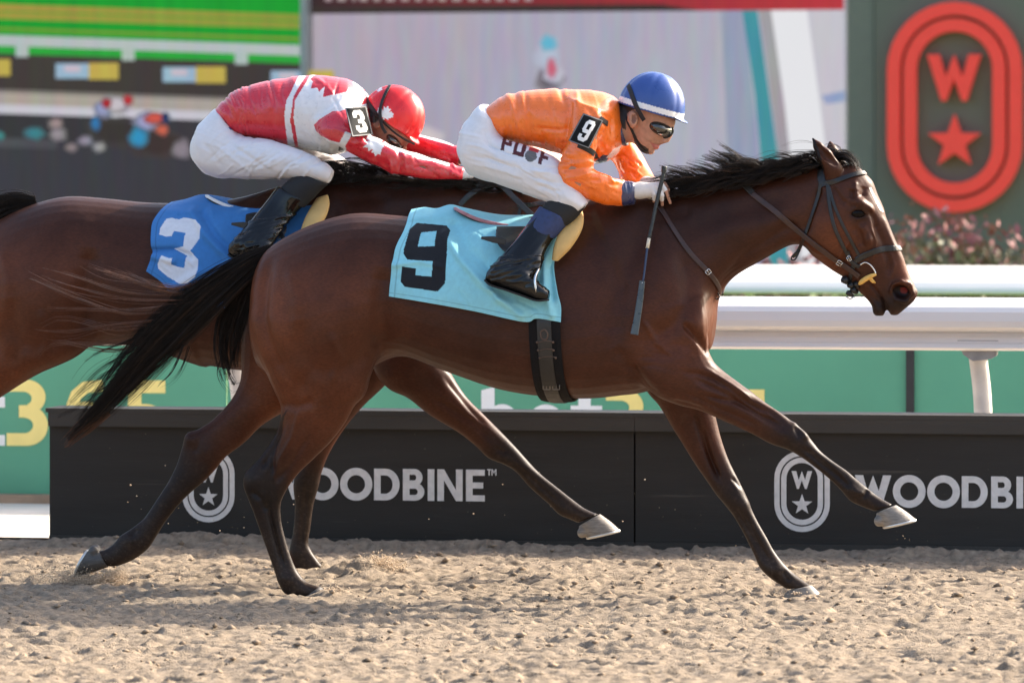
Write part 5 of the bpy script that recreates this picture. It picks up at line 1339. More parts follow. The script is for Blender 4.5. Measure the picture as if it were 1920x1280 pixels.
def saddle(label, bvh, off, D, cantle_col, Y0):
    """D maps measurements of the front saddle to this one"""
    t = thing('saddle', label, 'saddle', tuple(off))
    pp = lambda x, y, Y: P(*D(x, y), Y + Y0) - off
    # seat: slim curved tree, raised cantle
    vol = Vol(pp(845, 430, 0) - (.1, .2, .12), pp(1080, 380, 0) + (.1, .2, .12), .0035)
    rows = [((852, 388), (856, 394), .040), ((868, 394), (872, 405), .085), ((900, 408), (902, 418), .105), ((940, 417), (942, 428), .10), ((985, 418), (987, 430), .085), ((1030, 404), (1032, 424), .075), ((1056, 390), (1060, 412), .06)]
    vol.poly(*loft([[pp(*a, -.0), pp(*b, -.0), w, 0] for a, b, w in rows], 28, 5, 2.4), k=.004)
    v, q = vol.mesh(); v = smooth(v, q, 2); me = mesh_np('seat', v, q)
    link('seat', me, M_LEATHER, t)
    # cantle binding: coloured rim
    mb = MB(); add_tube(mb, crspline([pp(852, 390, -.038), pp(866, 398, -.080), pp(895, 411, -.104), pp(930, 420, -.108), pp(956, 424, -.105)], 6), [.004] + [.0075] * 23 + [.003], 8); mb.build('cantle_rim', cantle_col, t, smooth=True)
    mb = MB(); add_tube(mb, crspline([pp(852, 390, .038), pp(866, 398, .080), pp(895, 411, .104), pp(930, 420, .108), pp(956, 424, .105)], 6), [.004] + [.0075] * 23 + [.003], 8); mb.build('cantle_rim', cantle_col, t, smooth=True)
    # flaps on the cloth
    for s in (-1, 1):
        A = lambda x, y, Y, s=s: pp(x, y, Y) * (1, -s, 1)
        vol = Vol(pp(890, 520, -.4) - .08, pp(1050, 390, .4) + .08, .0035)
        rows = [((930, 424), (1000, 424), -.14), ((928, 438), (1010, 440), -.205), ((930, 452), (1012, 458), -.262), ((938, 466), (1006, 472), -.288), ((952, 476), (992, 482), -.30)]
        vol.poly(*loft([[A(*a, y), A(*b, y), .010, 0] for a, b, y in rows], 24, 5, 2.6), k=.003)
        v, q = vol.mesh(); v = smooth(v, q, 1); v = smooth(v, q, 3); link('flap', mesh_np('flap', v, q), M_LEATHER, t)
        # foam pad bulging ahead of the knee
        vol = Vol(pp(1010, 510, -.4) - .1, pp(1110, 380, .4) + .1, .005)
        rows = [((1070, 400), (1092, 394), -.165, .018), ((1058, 418), (1095, 412), -.20, .026), ((1046, 440), (1089, 436), -.235, .030), ((1038, 464), (1070, 466), -.258, .026), ((1034, 488), (1046, 490), -.27, .012)]
        vol.poly(*loft([[A(*a, y), A(*b, y), w, 0] for a, b, y, w in rows], 24, 5, 2.2), k=.003)
        v, q = vol.mesh(); v = smooth(v, q, 2); link('foam_pad', mesh_np('foam_pad', v, q), M_FOAM, t)
        # stirrup leather and iron
        mb = MB(); path = crspline([A(985, 440, -.26), A(1003, 475, -.315), A(1010, 505, -.345)], 6); v, f = ribbon(path, np.tile((0, -1. * -s * -1, 0), (len(path), 1)), .018, .004); mb.add(v, f); mb.build('stirrup_leather', M_LEATHER, t)
        mb = MB(); add_tube(mb, crspline([A(1011, 503, -.36), A(1003, 522, -.395), A(1006, 552, -.398), A(1008, 560, -.36), A(1008, 552, -.32), A(1006, 522, -.325), A(1011, 503, -.36)], 5), .0055, 8); mb.build('stirrup', M_STEEL, t, smooth=True)
        mb = MB(); path = crspline([A(903, 446, -.292), A(925, 449, -.300), A(948, 453, -.306)], 6); v, f = ribbon(path, np.tile((0, -1. * s * -1, 0) if s > 0 else (0, -1., 0), (len(path), 1)), [.010, .026, .026], .006); mb.add(v, f); mb.build('girth_tab', M_LEATHER, t)
    return t
m_pink = mat('saddle_pink', (0.42, 0.17, 0.18), 0.3, var=0.2, vscale=30)
m_whitep = mat('saddle_white', (0.78, 0.76, 0.73), 0.35, var=0.05)
D9 = lambda x, y: (x, y)
D3 = lambda x, y: (386 + (x - 852) * .955, 366 + (y - 389) * .955 - max(0, x - 880) * .03)
saddle9 = saddle('small black racing saddle with pinkish rim and yellow pad, under the orange jockey', bvh9, np.zeros(3), D9, m_pink, 0.0)
saddle3 = saddle('small black racing saddle with white rim and yellow pad, under the red jockey', bvh3, OFF3, D3, m_whitep, .87)

def girth(parent, bvh, off, X):
    """belly band hugging the barrel; X = (x px at top, y px top, x px at bottom)"""
    (x0, y0), (x1, y1) = X
    a = P(x0, y0, off[1] - .28) - off; b = P(x1, y1, off[1] - .1) - off
    zc = 1.12; path = []; nr = []
    for th in np.linspace(math.radians(-8), math.radians(188), 60):
        # angle measured from the near side downwards
        d = np.array((0, -math.cos(th), -math.sin(th)))
        f = max(0, math.sin(th)); x = a[0] + (b[0] - a[0]) * f
        o = np.array((x, 0, zc)) + d * 1.0
        h, n, i, t = bvh.ray_cast(Vector(o), Vector(-d))
        if h is not None: path.append(np.array(h) + d * .006); nr.append(d)
    v, f = ribbon(np.array(path), np.array(nr), .128, .012); mb = MB(); mb.add(v, f); mb.build('girth', M_GIRTH, parent)
    v, f = ribbon(np.array(path) + np.array(nr) * .0125, np.array(nr), .058, .004); mb = MB(); mb.add(v, f); mb.build('girth_strap', M_LEATHER, parent)
    return np.array(path), np.array(nr)
gp, gn = girth(saddle9, bvh9, np.zeros(3), ((1022, 600), (1042, 745)))
# lacing and buckles on the front girth
m_lace = mat('girth_lace', (0.10, 0.06, 0.04), 0.6, var=0.2)
def on_girth(x, y):
    c = P(x, y, -.29); i = np.argmin(np.abs(gp[:, 2] - c[2]) + (gp[:, 1] > 0) * 9); q = P(x, y, gp[i][1] - .018); return q, gn[i]
for y, xa, xb in ((642, 1007, 1037), (657, 1009, 1038), (671, 1012, 1042)):
    mb = MB(); add_tube(mb, crspline([on_girth(xa, y)[0], on_girth((xa + xb) / 2, y - 3)[0], on_girth(xb, y - 2)[0]], 4), .0016, 6); mb.build('lace', m_lace, saddle9, smooth=True)
    for x in (xa, xb):
        q, n = on_girth(x, y - 1); mb = MB(); add_tube(mb, [q + n * .002, q + n * .006], [.0055, .004], 8); mb.build('eyelet', m_lace, saddle9, smooth=True)
mb = MB(); add_tube(mb, crspline([on_girth(1013, 622)[0], on_girth(1016, 634)[0], on_girth(1024, 636)[0], on_girth(1027, 626)[0], on_girth(1021, 618)[0], on_girth(1013, 622)[0]], 5), .003, 6); mb.build('keeper', m_lace, saddle9, smooth=True)
for x in (1025, 1043):
    q, n = on_girth(x, 722); 
    buckle(saddle9, q, n, np.array((0, 0, 1.)), .028, .026)
m_dark = mat('dark_steel', (.22, .20, .18), .4, metal=.9)
for o_ in saddle9.children:
    if o_.name.startswith('buckle'): o_.data.materials[0] = m_dark
# ------------------------------------------------------------------ jockeys
def half(vol, p, n):
    """keep only what lies behind the plane"""
    i0 = vol.o; ax = [(np.arange(s) + o) * vol.vox for s, o in zip(vol.a.shape, i0)]
    d = (ax[0][:, None, None] - p[0]) * n[0] + (ax[1][None, :, None] - p[1]) * n[1] + (ax[2][None, None, :] - p[2]) * n[2]
    vol.a = np.maximum(vol.a, d.astype(np.float32))
Vol.half = half
def bvh_of(v, q): return BVHTree.FromPolygons([tuple(p) for p in v], [tuple(int(i) for i in f) for f in q])

def wrinkle(px, py, ang, ls, ws, seed):
    """folds running along direction ang (deg, photo plane), long ls px, ws px apart"""
    a = math.radians(ang); u = px * math.cos(a) + py * math.sin(a); w = -px * math.sin(a) + py * math.cos(a)
    n = fbm(u / ls + 3 * fbm(px / 90, py / 90, 2, seed + 3), w / ws, 3, seed, .45)
    return 1 - np.abs(n * 2 - 1) * 2

M_SKIN = mat('skin', rough=.5, attr='col', var=.14, vscale=60, bump=.06, bscale=200, spec=.4)
def cloth_mat(name, rough=.5, sheen=.05, spec=.4, bump=.08):
    return mat(name, rough=rough, attr='col', var=.03, vscale=50, bump=bump, bscale=500, spec=spec, sheen=sheen)
M_SILK = cloth_mat('racing_silk', .30, .05, .8, .04)
M_SILK.node_tree.nodes['Principled BSDF'].inputs['Coat Weight'].default_value = .15
M_BREECH = cloth_mat('breeches_nylon', .5, .05, .4, .05)
M_HELMET = mat('helmet_cover', rough=.3, attr='col', spec=.5, var=.03, vscale=20)
M_LENS = mat('goggle_lens', (.03, .028, .02), .08, spec=.8, coat=.6)
M_GAITER = mat('gaiter_black', (.012, .012, .013), .75, var=.2, vscale=60, bump=.15, bscale=300)
M_DENIM = mat('boot_band_blue', (.022, .04, .12), .6, var=.2, vscale=60, bump=.2, bscale=200)
M_GLOVE = mat('glove_white', (.74, .70, .66), .75, var=.06, vscale=50, bump=.15, bscale=160)
M_PLATE = mat('number_plate', rough=.7, attr='col', spec=.05)
M_BLACKB = mat('black_band', (.012, .012, .012), .6, var=.2, vscale=80, bump=.2, bscale=220)

DIG = {'9': ([(.2, 0), (.8, 0), (1, .13), (1, .87), (.8, 1), (.2, 1), (0, .87), (0, .70), (.34, .70), (.34, .82), (.66, .82), (.66, .60), (.2, .60), (0, .47), (0, .13)], [(.33, .17), (.67, .17), (.67, .44), (.33, .44)]),
       '3': ([(.2, 0), (.8, 0), (1, .13), (1, .38), (.84, .5), (1, .62), (1, .87), (.8, 1), (.2, 1), (0, .87), (0, .68), (.34, .68), (.34, .81), (.64, .81), (.64, .58), (.36, .58), (.36, .42), (.64, .42), (.64, .19), (.34, .19), (.34, .32), (0, .32), (0, .13)], None)}
def leaf_poly(cx, cy, r, ang):
    """maple leaf outline"""
    p = [(0, -1), (.14, -.62), (.40, -.74), (.34, -.30), (.58, -.52), (.66, -.36), (.95, -.38), (.84, -.10), (.96, .02), (.52, .34), (.56, .50), (.08, .44), (.06, .95)]
    p = p + [(-x, y) for x, y in p[::-1]]; a = math.radians(ang)
    return [(cx + r * (x * math.cos(a) - y * math.sin(a)), cy + r * (x * math.sin(a) + y * math.cos(a))) for x, y in p]

def patch(parent, name, bvh, off, corners, Y, colf, m, res=(44, 64), lift=.006, thick=.004, flatten=14):
    """plate following a surface; corners TL, TR, BR, BL in photo positions"""
    nu, nv = res; U, V = np.meshgrid(np.linspace(0, 1, nu), np.linspace(0, 1, nv))
    c = [np.array(k, float) for k in corners]
    PXY = (1 - U)[..., None] * (1 - V)[..., None] * c[0] + U[..., None] * (1 - V)[..., None] * c[1] + U[..., None] * V[..., None] * c[2] + (1 - U)[..., None] * V[..., None] * c[3]
    pos = np.full((nv, nu, 3), np.nan)
    for j in range(nv):
        for i in range(nu):
            h, n = cast(bvh, PXY[j, i, 0], PXY[j, i, 1], off, Y)
            if h is not None: pos[j, i] = h
    yy = pos[..., 1]; yy[np.isnan(yy)] = np.nanmean(yy)
    # best fitting gently bent sheet
    A = np.stack([np.ones(U.size), U.ravel(), V.ravel(), U.ravel() ** 2, V.ravel() ** 2, U.ravel() * V.ravel()], 1)
    k, *_ = np.linalg.lstsq(A, yy.ravel(), rcond=None); fit = (A @ k).reshape(U.shape)
    fit -= np.max(fit - yy) * .8
    for j in range(nv):
        for i in range(nu):
            pos[j, i] = P(PXY[j, i, 0], PXY[j, i, 1], fit[j, i] + off[1] - lift) - off
    idx = np.arange(nu * nv).reshape(nv, nu)
    q = np.stack([idx[:-1, :-1], idx[1:, :-1], idx[1:, 1:], idx[:-1, 1:]], -1).reshape(-1, 4)
    me = mesh_np(name, pos.reshape(-1, 3), q); vcol(me, colf(U.ravel(), V.ravel()))
    o = link(name, me, m, parent); md = o.modifiers.new('t', 'SOLIDIFY'); md.thickness = thick; md.offset = 0
    return o

def number_col(d, u0, u1, v0, v1, slant=0.0):
    outer, hole = DIG[d]
    def f(U, V):
        c = np.tile((.014, .015, .016), (len(U), 1))
        e = np.minimum(np.minimum(U, 1 - U) * .7, np.minimum(V, 1 - V)); c[(e < .035) & (e > .012)] = (.22, .22, .22)
        x = (U - u0 - slant * (V - .5)) / (u1 - u0); y = (V - v0) / (v1 - v0)
        ins = in_poly(x, y, outer)
        if hole: ins &= ~in_poly(x, y, hole)
        c[ins] = (.78, .78, .76); return c
    return f

def shrink(rows, f):
    out = []
    for A, B, w, g in rows:
        c = (A + B) / 2; out.append([c + (A - c) * f, c + (B - c) * f, w * f, g])
    return out

def creases(seed, area, ang, dev, n, length, wd, amp):
    """random short creases inside an area, roughly along ang"""
    rg = np.random.default_rng(seed); a = np.array(area, float); out = []
    while len(out) < n:
        p = a.min(0) + rg.random(2) * (a.max(0) - a.min(0))
        if not in_poly(p[:1], p[1:], a)[0]: continue
        t = math.radians(ang + rg.normal(0, dev)); l = length * rg.uniform(.5, 1.3); b = rg.normal(0, .12) * l
        d = np.array((math.cos(t), math.sin(t))); nn = np.array((-d[1], d[0]))
        out.append(([tuple(p - d * l / 2), tuple(p + nn * b), tuple(p + d * l / 2)], wd * rg.uniform(.7, 1.4), amp * rg.uniform(.4, 1.2) * rg.choice((-1, -1, 1))))
    return out

def sponsor(px, py, c):
    """print across the thigh: letters, red mark and grey figure"""
    det = 90 * 30 - 27 * -8; dx, dy = px - 944, py - 256
    U = (dx * 30 - dy * -8) / det; V = (90 * dy - 27 * dx) / det
    def rect(a, b, c_, d): return (U > a) & (U < b) & (V > c_) & (V < d)
    ink = rect(.0, .075, -.2, .78) | rect(.0, .20, -.2, .06) | rect(.135, .20, -.2, .46) | rect(.0, .20, .28, .46)
    ink |= rect(.26, .335, -.1, .82) | rect(.42, .495, -.1, .82) | rect(.26, .495, .62, .84)
    ink |= rect(.80, .875, .0, 1.0) | rect(.80, 1.02, .0, .20) | rect(.80, .98, .42, .60)
    e = (((U - .63) / .12) ** 2 + ((V - .66) / .36) ** 2 < 1) & (V > .36)
    c[rect(.56, .76, -.05, .38)] = (.50, .03, .04); c[e] = (.12, .12, .12); c[ink] = (.075, .010, .016)
    return c

def jockey(spec):
    Y0, off = spec['Y0'], np.array(spec['off'], float)
    root = thing('person', spec['label'], 'person', tuple(off))
    K = spec['K']                                    # size of this rider's plane in the frame
    pp = lambda x, y, Y=0.0: P(x, y, Y + Y0) - off
    def R(rows):
        return [[pp(r[0], r[1], r[5] if len(r) > 5 else 0), pp(r[2], r[3], r[5] if len(r) > 5 else 0), r[4], 0] for r in rows]
    mir = lambda rings: [[A * (1, -1, 1), B * (1, -1, 1), w, g] for A, B, w, g in rings]
    torso, an, af, pel, th = R(spec['torso']), R(spec['arm_near']), R(spec['arm_far']), R(spec['pelvis']), R(spec['thigh'])
    thf = R(spec['thigh_far']) if 'thigh_far' in spec else mir(th)
    allp = np.array([p for rows in (torso, an, af, pel, th, thf) for r in rows for p in r[:2]])
    lo, hi = allp.min(0) - .12, allp.max(0) + .12; lo[1] -= .1; hi[1] += .1
    hc = pp(*spec['head_c'])
    # ---- body: head, neck, hands and the limbs under the clothes, one skin
    vb = Vol(np.minimum(lo, hc - .25) - (0, 0, .25), np.maximum(hi, hc + .25) + (.08, 0, 0), .0042)
    for rows in (torso, an, af, pel, th, thf): vb.poly(*loft(shrink(rows, .86), 20, 4), k=.02)
    sh = R(spec['shin']); 
    vb.poly(*loft(shrink(sh, .8), 16, 4), k=.02); vb.poly(*loft(shrink(mir(sh), .8), 16, 4), k=.02)
    vb.poly(*loft(R(spec['neck']), 22, 4), k=.02)
    vb.poly(*loft(R(spec['face']), 26, 5, 2.2), k=.02)
    vb.ell(hc, spec['skull'], .02)
    for pts, rad in spec['face_bits']: vb.chain([pp(*p) for p in pts], rad, .008)
    for pts, rad in spec['face_cuts']: vb.chain([pp(*p) for p in pts], rad, .004, 'cut')
    for s in (-1, 1):
        ex, ey = spec['ear']; vb.ell(pp(ex, ey, s * .084), (.022, .016, .036), .004); vb.ell(pp(ex + 2, ey - 2, s * .101), (.013, .012, .022), .004, 'cut')
    for pts, rad in spec['fingers']: vb.chain([pp(*p) for p in pts], [r * .88 for r in rad], .004)
    for pts, rad in spec['palms']: vb.chain([pp(*p) for p in pts], [r * .9 for r in rad], .012)
    v, q = vb.mesh(); v = smooth(v, q, 2, .5)
    px, py = proj(v + off)
    cols = np.tile(np.array(spec['skin']), (len(v), 1))
    for poly, c in spec['skin_paint']: cols[in_poly(px, py, poly)] = c
    me = mesh_np('body', v, q); vcol(me, cols); link('body', me, M_SKIN, root); bvb = bvh_of(v, q)
    # ---- silks
    vs_ = Vol(lo, hi, .0034)
    vs_.poly(*loft(torso, 40, 6, 2.2), k=.02); vs_.poly(*loft(an, 30, 6, 2.1), k=.03); vs_.poly(*loft(af, 30, 6, 2.1), k=.03)
    v, q = vs_.mesh(); v = smooth(v, q, 2); n = vnormals(v, q); px, py = proj(v + off)
    d = np.zeros(len(v))
    for ang, ls, ws, amp, poly in spec['silk_folds']:
        w = 1.0 if poly is None else in_poly(px, py, poly).astype(float)
        d += w * amp * wrinkle(px, py, ang, ls, ws, int(ang) + 50)
    for line, wd, hgt in spec.get('silk_lines', ()):
        r, t = seg_dist(px, py, line); d += hgt * np.exp(-(r / wd) ** 2) * np.minimum(1, np.minimum(t, 1 - t) * 4 + .1)
    v = v + n * d[:, None]; v = smooth(v, q, 1)
    cols = np.tile(np.array(spec['silk_col']), (len(v), 1))
    for poly, c, side in spec['silk_paint']:
        w = in_poly(px, py, poly)
        if side == 2: w &= v[:, 1] > -.13
        elif side: w &= (v[:, 1] * side > 0)
        cols[w] = c
    me = mesh_np('silks', v, q); vcol(me, cols); link('silks', me, M_SILK, root); bvs = bvh_of(v, q)
    # ---- breeches
    vt = Vol(lo, hi, .0036)
    vt.poly(*loft(pel, 36, 5, 2.2), k=.02); vt.poly(*loft(th, 30, 6, 2.1), k=.05); vt.poly(*loft(thf, 30, 6, 2.1), k=.05)
    v, q = vt.mesh(); v = smooth(v, q, 2); n = vnormals(v, q); px, py = proj(v + off); d = np.zeros(len(v))
    for ang, ls, ws, amp, poly in spec['breech_folds']:
        w = 1.0 if poly is None else in_poly(px, py, poly).astype(float)
        d += w * amp * wrinkle(px, py, ang, ls, ws, int(ang) + 90)
    v = v + n * d[:, None]
    for line, wd, hgt in spec.get('breech_lines', ()):
        r, t = seg_dist(px, py, line); v = v + n * (hgt * np.exp(-(r / wd) ** 2) * np.minimum(1, np.minimum(t, 1 - t) * 5))[:, None]
    cols = np.tile((.74, .73, .74), (len(v), 1))
    for poly, c in spec['breech_paint']: cols[in_poly(px, py, poly) & (v[:, 1] < 0)] = c
    if spec.get('print'):
        w = v[:, 1] < 0; cc = sponsor(px, py, cols.copy()); cols[w] = cc[w]
    me = mesh_np('breeches', v, q); vcol(me, cols); link('breeches', me, M_BREECH, root); bvt = bvh_of(v, q)
    # ---- gaiters, boots
    def tube_part(name, rows, m, vox=.004, wr=None, e=2.1, extra=None):
        for s in (-1, 1):
            rr = R(rows) if s < 0 else mir(R(rows))
            pts = np.array([p for r in rr for p in r[:2]])
            vol = Vol(pts.min(0) - .09, pts.max(0) + .09, vox); vol.poly(*loft(rr, 26, 5, e), k=.003)
            if extra:
                ex = R(extra) if s < 0 else mir(R(extra))
                vol.poly(*loft(ex, 26, 5, 2.4), k=.03)
            v, q = vol.mesh(); v = smooth(v, q, 2)
            if wr:
                n = vnormals(v, q); px, py = proj((v * (1, -s, 1) if s > 0 else v) + off); d = 0
                for ang, ls, ws, amp, poly in wr:
                    w = 1.0 if poly is None else in_poly(px, py, poly).astype(float)
                    d = d + w * amp * wrinkle(px, py, ang, ls, ws, int(ang) + 7)
                v = v + n * d[:, None]; v = smooth(v, q, 1)
            link(name, mesh_np(name, v, q), m, root)
    tube_part('gaiter', spec['gaiter'], M_GAITER)
    if 'band' in spec: tube_part('boot_band', spec['band'], M_DENIM)
    # foot rows run heel to toe, joined to the shaft
    fr = spec['foot']; allr = spec['shaft']
    if True:
        for s in (-1, 1):
            mm = (lambda r: r) if s < 0 else mir
            pts = np.array([p for rows in (R(allr), R(fr)) for r in mm(rows) for p in r[:2]])
            vol = Vol(pts.min(0) - .09, pts.max(0) + .09, .0038)
            vol.poly(*loft(mm(R(allr)), 26, 5, 2.1), k=.003); vol.poly(*loft(mm(R(fr)), 26, 5, 2.5), k=.03)
            v, q = vol.mesh(); v = smooth(v, q, 2); n = vnormals(v, q); px, py = proj((v * (1, -1, 1) if s > 0 else v) + off); d = 0
            for ang, ls, ws, amp, poly in spec['boot_folds']:
                w = 1.0 if poly is None else in_poly(px, py, poly).astype(float)
                d = d + w * amp * wrinkle(px, py, ang, ls, ws, int(ang) + 7)
            v = v + n * d[:, None]; v = smooth(v, q, 1)
            link('boot', mesh_np('boot', v, q), M_PATENT, root)
            # sole
            mb = MB(); sl = crspline([np.array(r[1]) + (0, 0, .002) for r in mm(R(fr))], 5)
            vv, ff = ribbon(sl, np.tile((0, 0, -1.), (len(sl), 1)), [.05, .07, .08, .085, .08, .05], .008); mb.add(vv, ff); mb.build('boot_sole', M_GAITER, root)
    # ---- helmet
    h = spec['helmet']; c = pp(*h['c']); a = math.radians(h['tilt'])
    e1 = np.array((math.cos(a), 0, -math.sin(a))); e3 = np.array((math.sin(a), 0, math.cos(a))); rot = np.array([e1, (0, 1, 0), e3])
    vh = Vol(c - .2, c + .2, .0036)
    vh.ell(c, h['r'], .004, 'add', rot)
    vh.half(c - e3 * h['cut'], -e3)
    pk = c + e1 * h['r'][0] * .93 - e3 * (h['cut'] - .004)
    vh.ell(pk, (.034, .07, .006), .006, 'add', np.array([e1 * .97 + -e3 * .2, (0, 1, 0), e3 * .97 + e1 * .2]))
    v, q = vh.mesh(); v = smooth(v, q, 2)
    n = vnormals(v, q); l = (v - c) @ rot.T; px, py = proj(v + off)
    ph = np.degrees(np.arctan2(l[:, 1], l[:, 0])); seam = np.zeros(len(v))
    for k in (-158, -92, -30, 30, 92, 158): seam += np.exp(-((ph - k) * np.maximum(np.hypot(l[:, 0], l[:, 1]), .02) / 7 / .1) ** 2 * 1.0)
    v = v - n * (.0022 * seam * (l[:, 2] > -.02))[:, None]
    cols = np.tile(np.array(h['col']), (len(v), 1))
    if h.get('band') is not None:
        w = (l[:, 2] < -h['cut'] + .030) & (l[:, 2] > -h['cut'] + .008) & (np.hypot(l[:, 0] / h['r'][0], l[:, 1] / h['r'][1]) < 1.08); cols[w] = h['band']
    for poly, cc in h.get('paint', ()): cols[in_poly(px, py, poly) & (v[:, 1] < .02)] = cc
    me = mesh_np('helmet', v, q); vcol(me, cols); hel = link('helmet', me, M_HELMET, root); bvh_h = bvh_of(v, q)
    for pts, wd, lf in h['straps']:
        p, nn = surf_path(bvh_h, pts, off, -.08, lf); mb = MB(); vv, ff = ribbon(p, nn, wd, .003); mb.add(vv, ff); mb.build('helmet_strap', M_BLACKB, root)
    # ---- goggles
    g = spec['goggles']; gc = pp(*g['c']); ga = math.radians(g['tilt']); f1 = np.array((math.cos(ga), 0, -math.sin(ga))); f3 = np.array((math.sin(ga), 0, math.cos(ga)))
    vg = Vol(gc - .15, gc + .15, .003); vg.ell(gc, g['r'], .003, 'add', np.array([f1, (0, 1, 0), f3])); v, q = vg.mesh(); go = link('goggles', mesh_np('goggles', v, q), M_LENS, root)
    mb = MB(); ring = [gc + f1 * g['r'][0] * 1.0 * math.cos(t) + f3 * g['r'][2] * 1.02 * math.sin(t) + np.array((0, -.018, 0)) for t in np.linspace(0, 2 * math.pi, 28)]
    add_tube(mb, ring, .0035, 6); mb.build('goggle_frame', M_BLACKB, go, smooth=True)
    # ---- cuffs, collar, gloves
    for nm, rows, col in spec['trims']:
        rr = R(rows); pts = np.array([p for r in rr for p in r[:2]]); vol = Vol(pts.min(0) - .1, pts.max(0) + .1, .0035); vol.poly(*loft(rr, 28, 5, 2.2), k=.003)
        v, q = vol.mesh(); v = smooth(v, q, 1); px, py = proj(v + off); n = vnormals(v, q); v = v + n * (.0025 * wrinkle(px, py, 80, 30, 6, 4))[:, None]
        me = mesh_np(nm, v, q); vcol(me, np.tile(np.array(col), (len(v), 1))); link(nm, me, M_SILK, root)
    for hand in spec['gloves']:
        pts = np.array([pp(*p) for ch, r in hand for p in ch]); vol = Vol(pts.min(0) - .06, pts.max(0) + .06, .003)
        for ch, r in hand: vol.chain([pp(*p) for p in ch], r, .006)
        v, q = vol.mesh(); v = smooth(v, q, 2); link('glove', mesh_np('glove', v, q), M_GLOVE, root)
    return root, bvb, bvs, bvt, bvh_h, pp, R

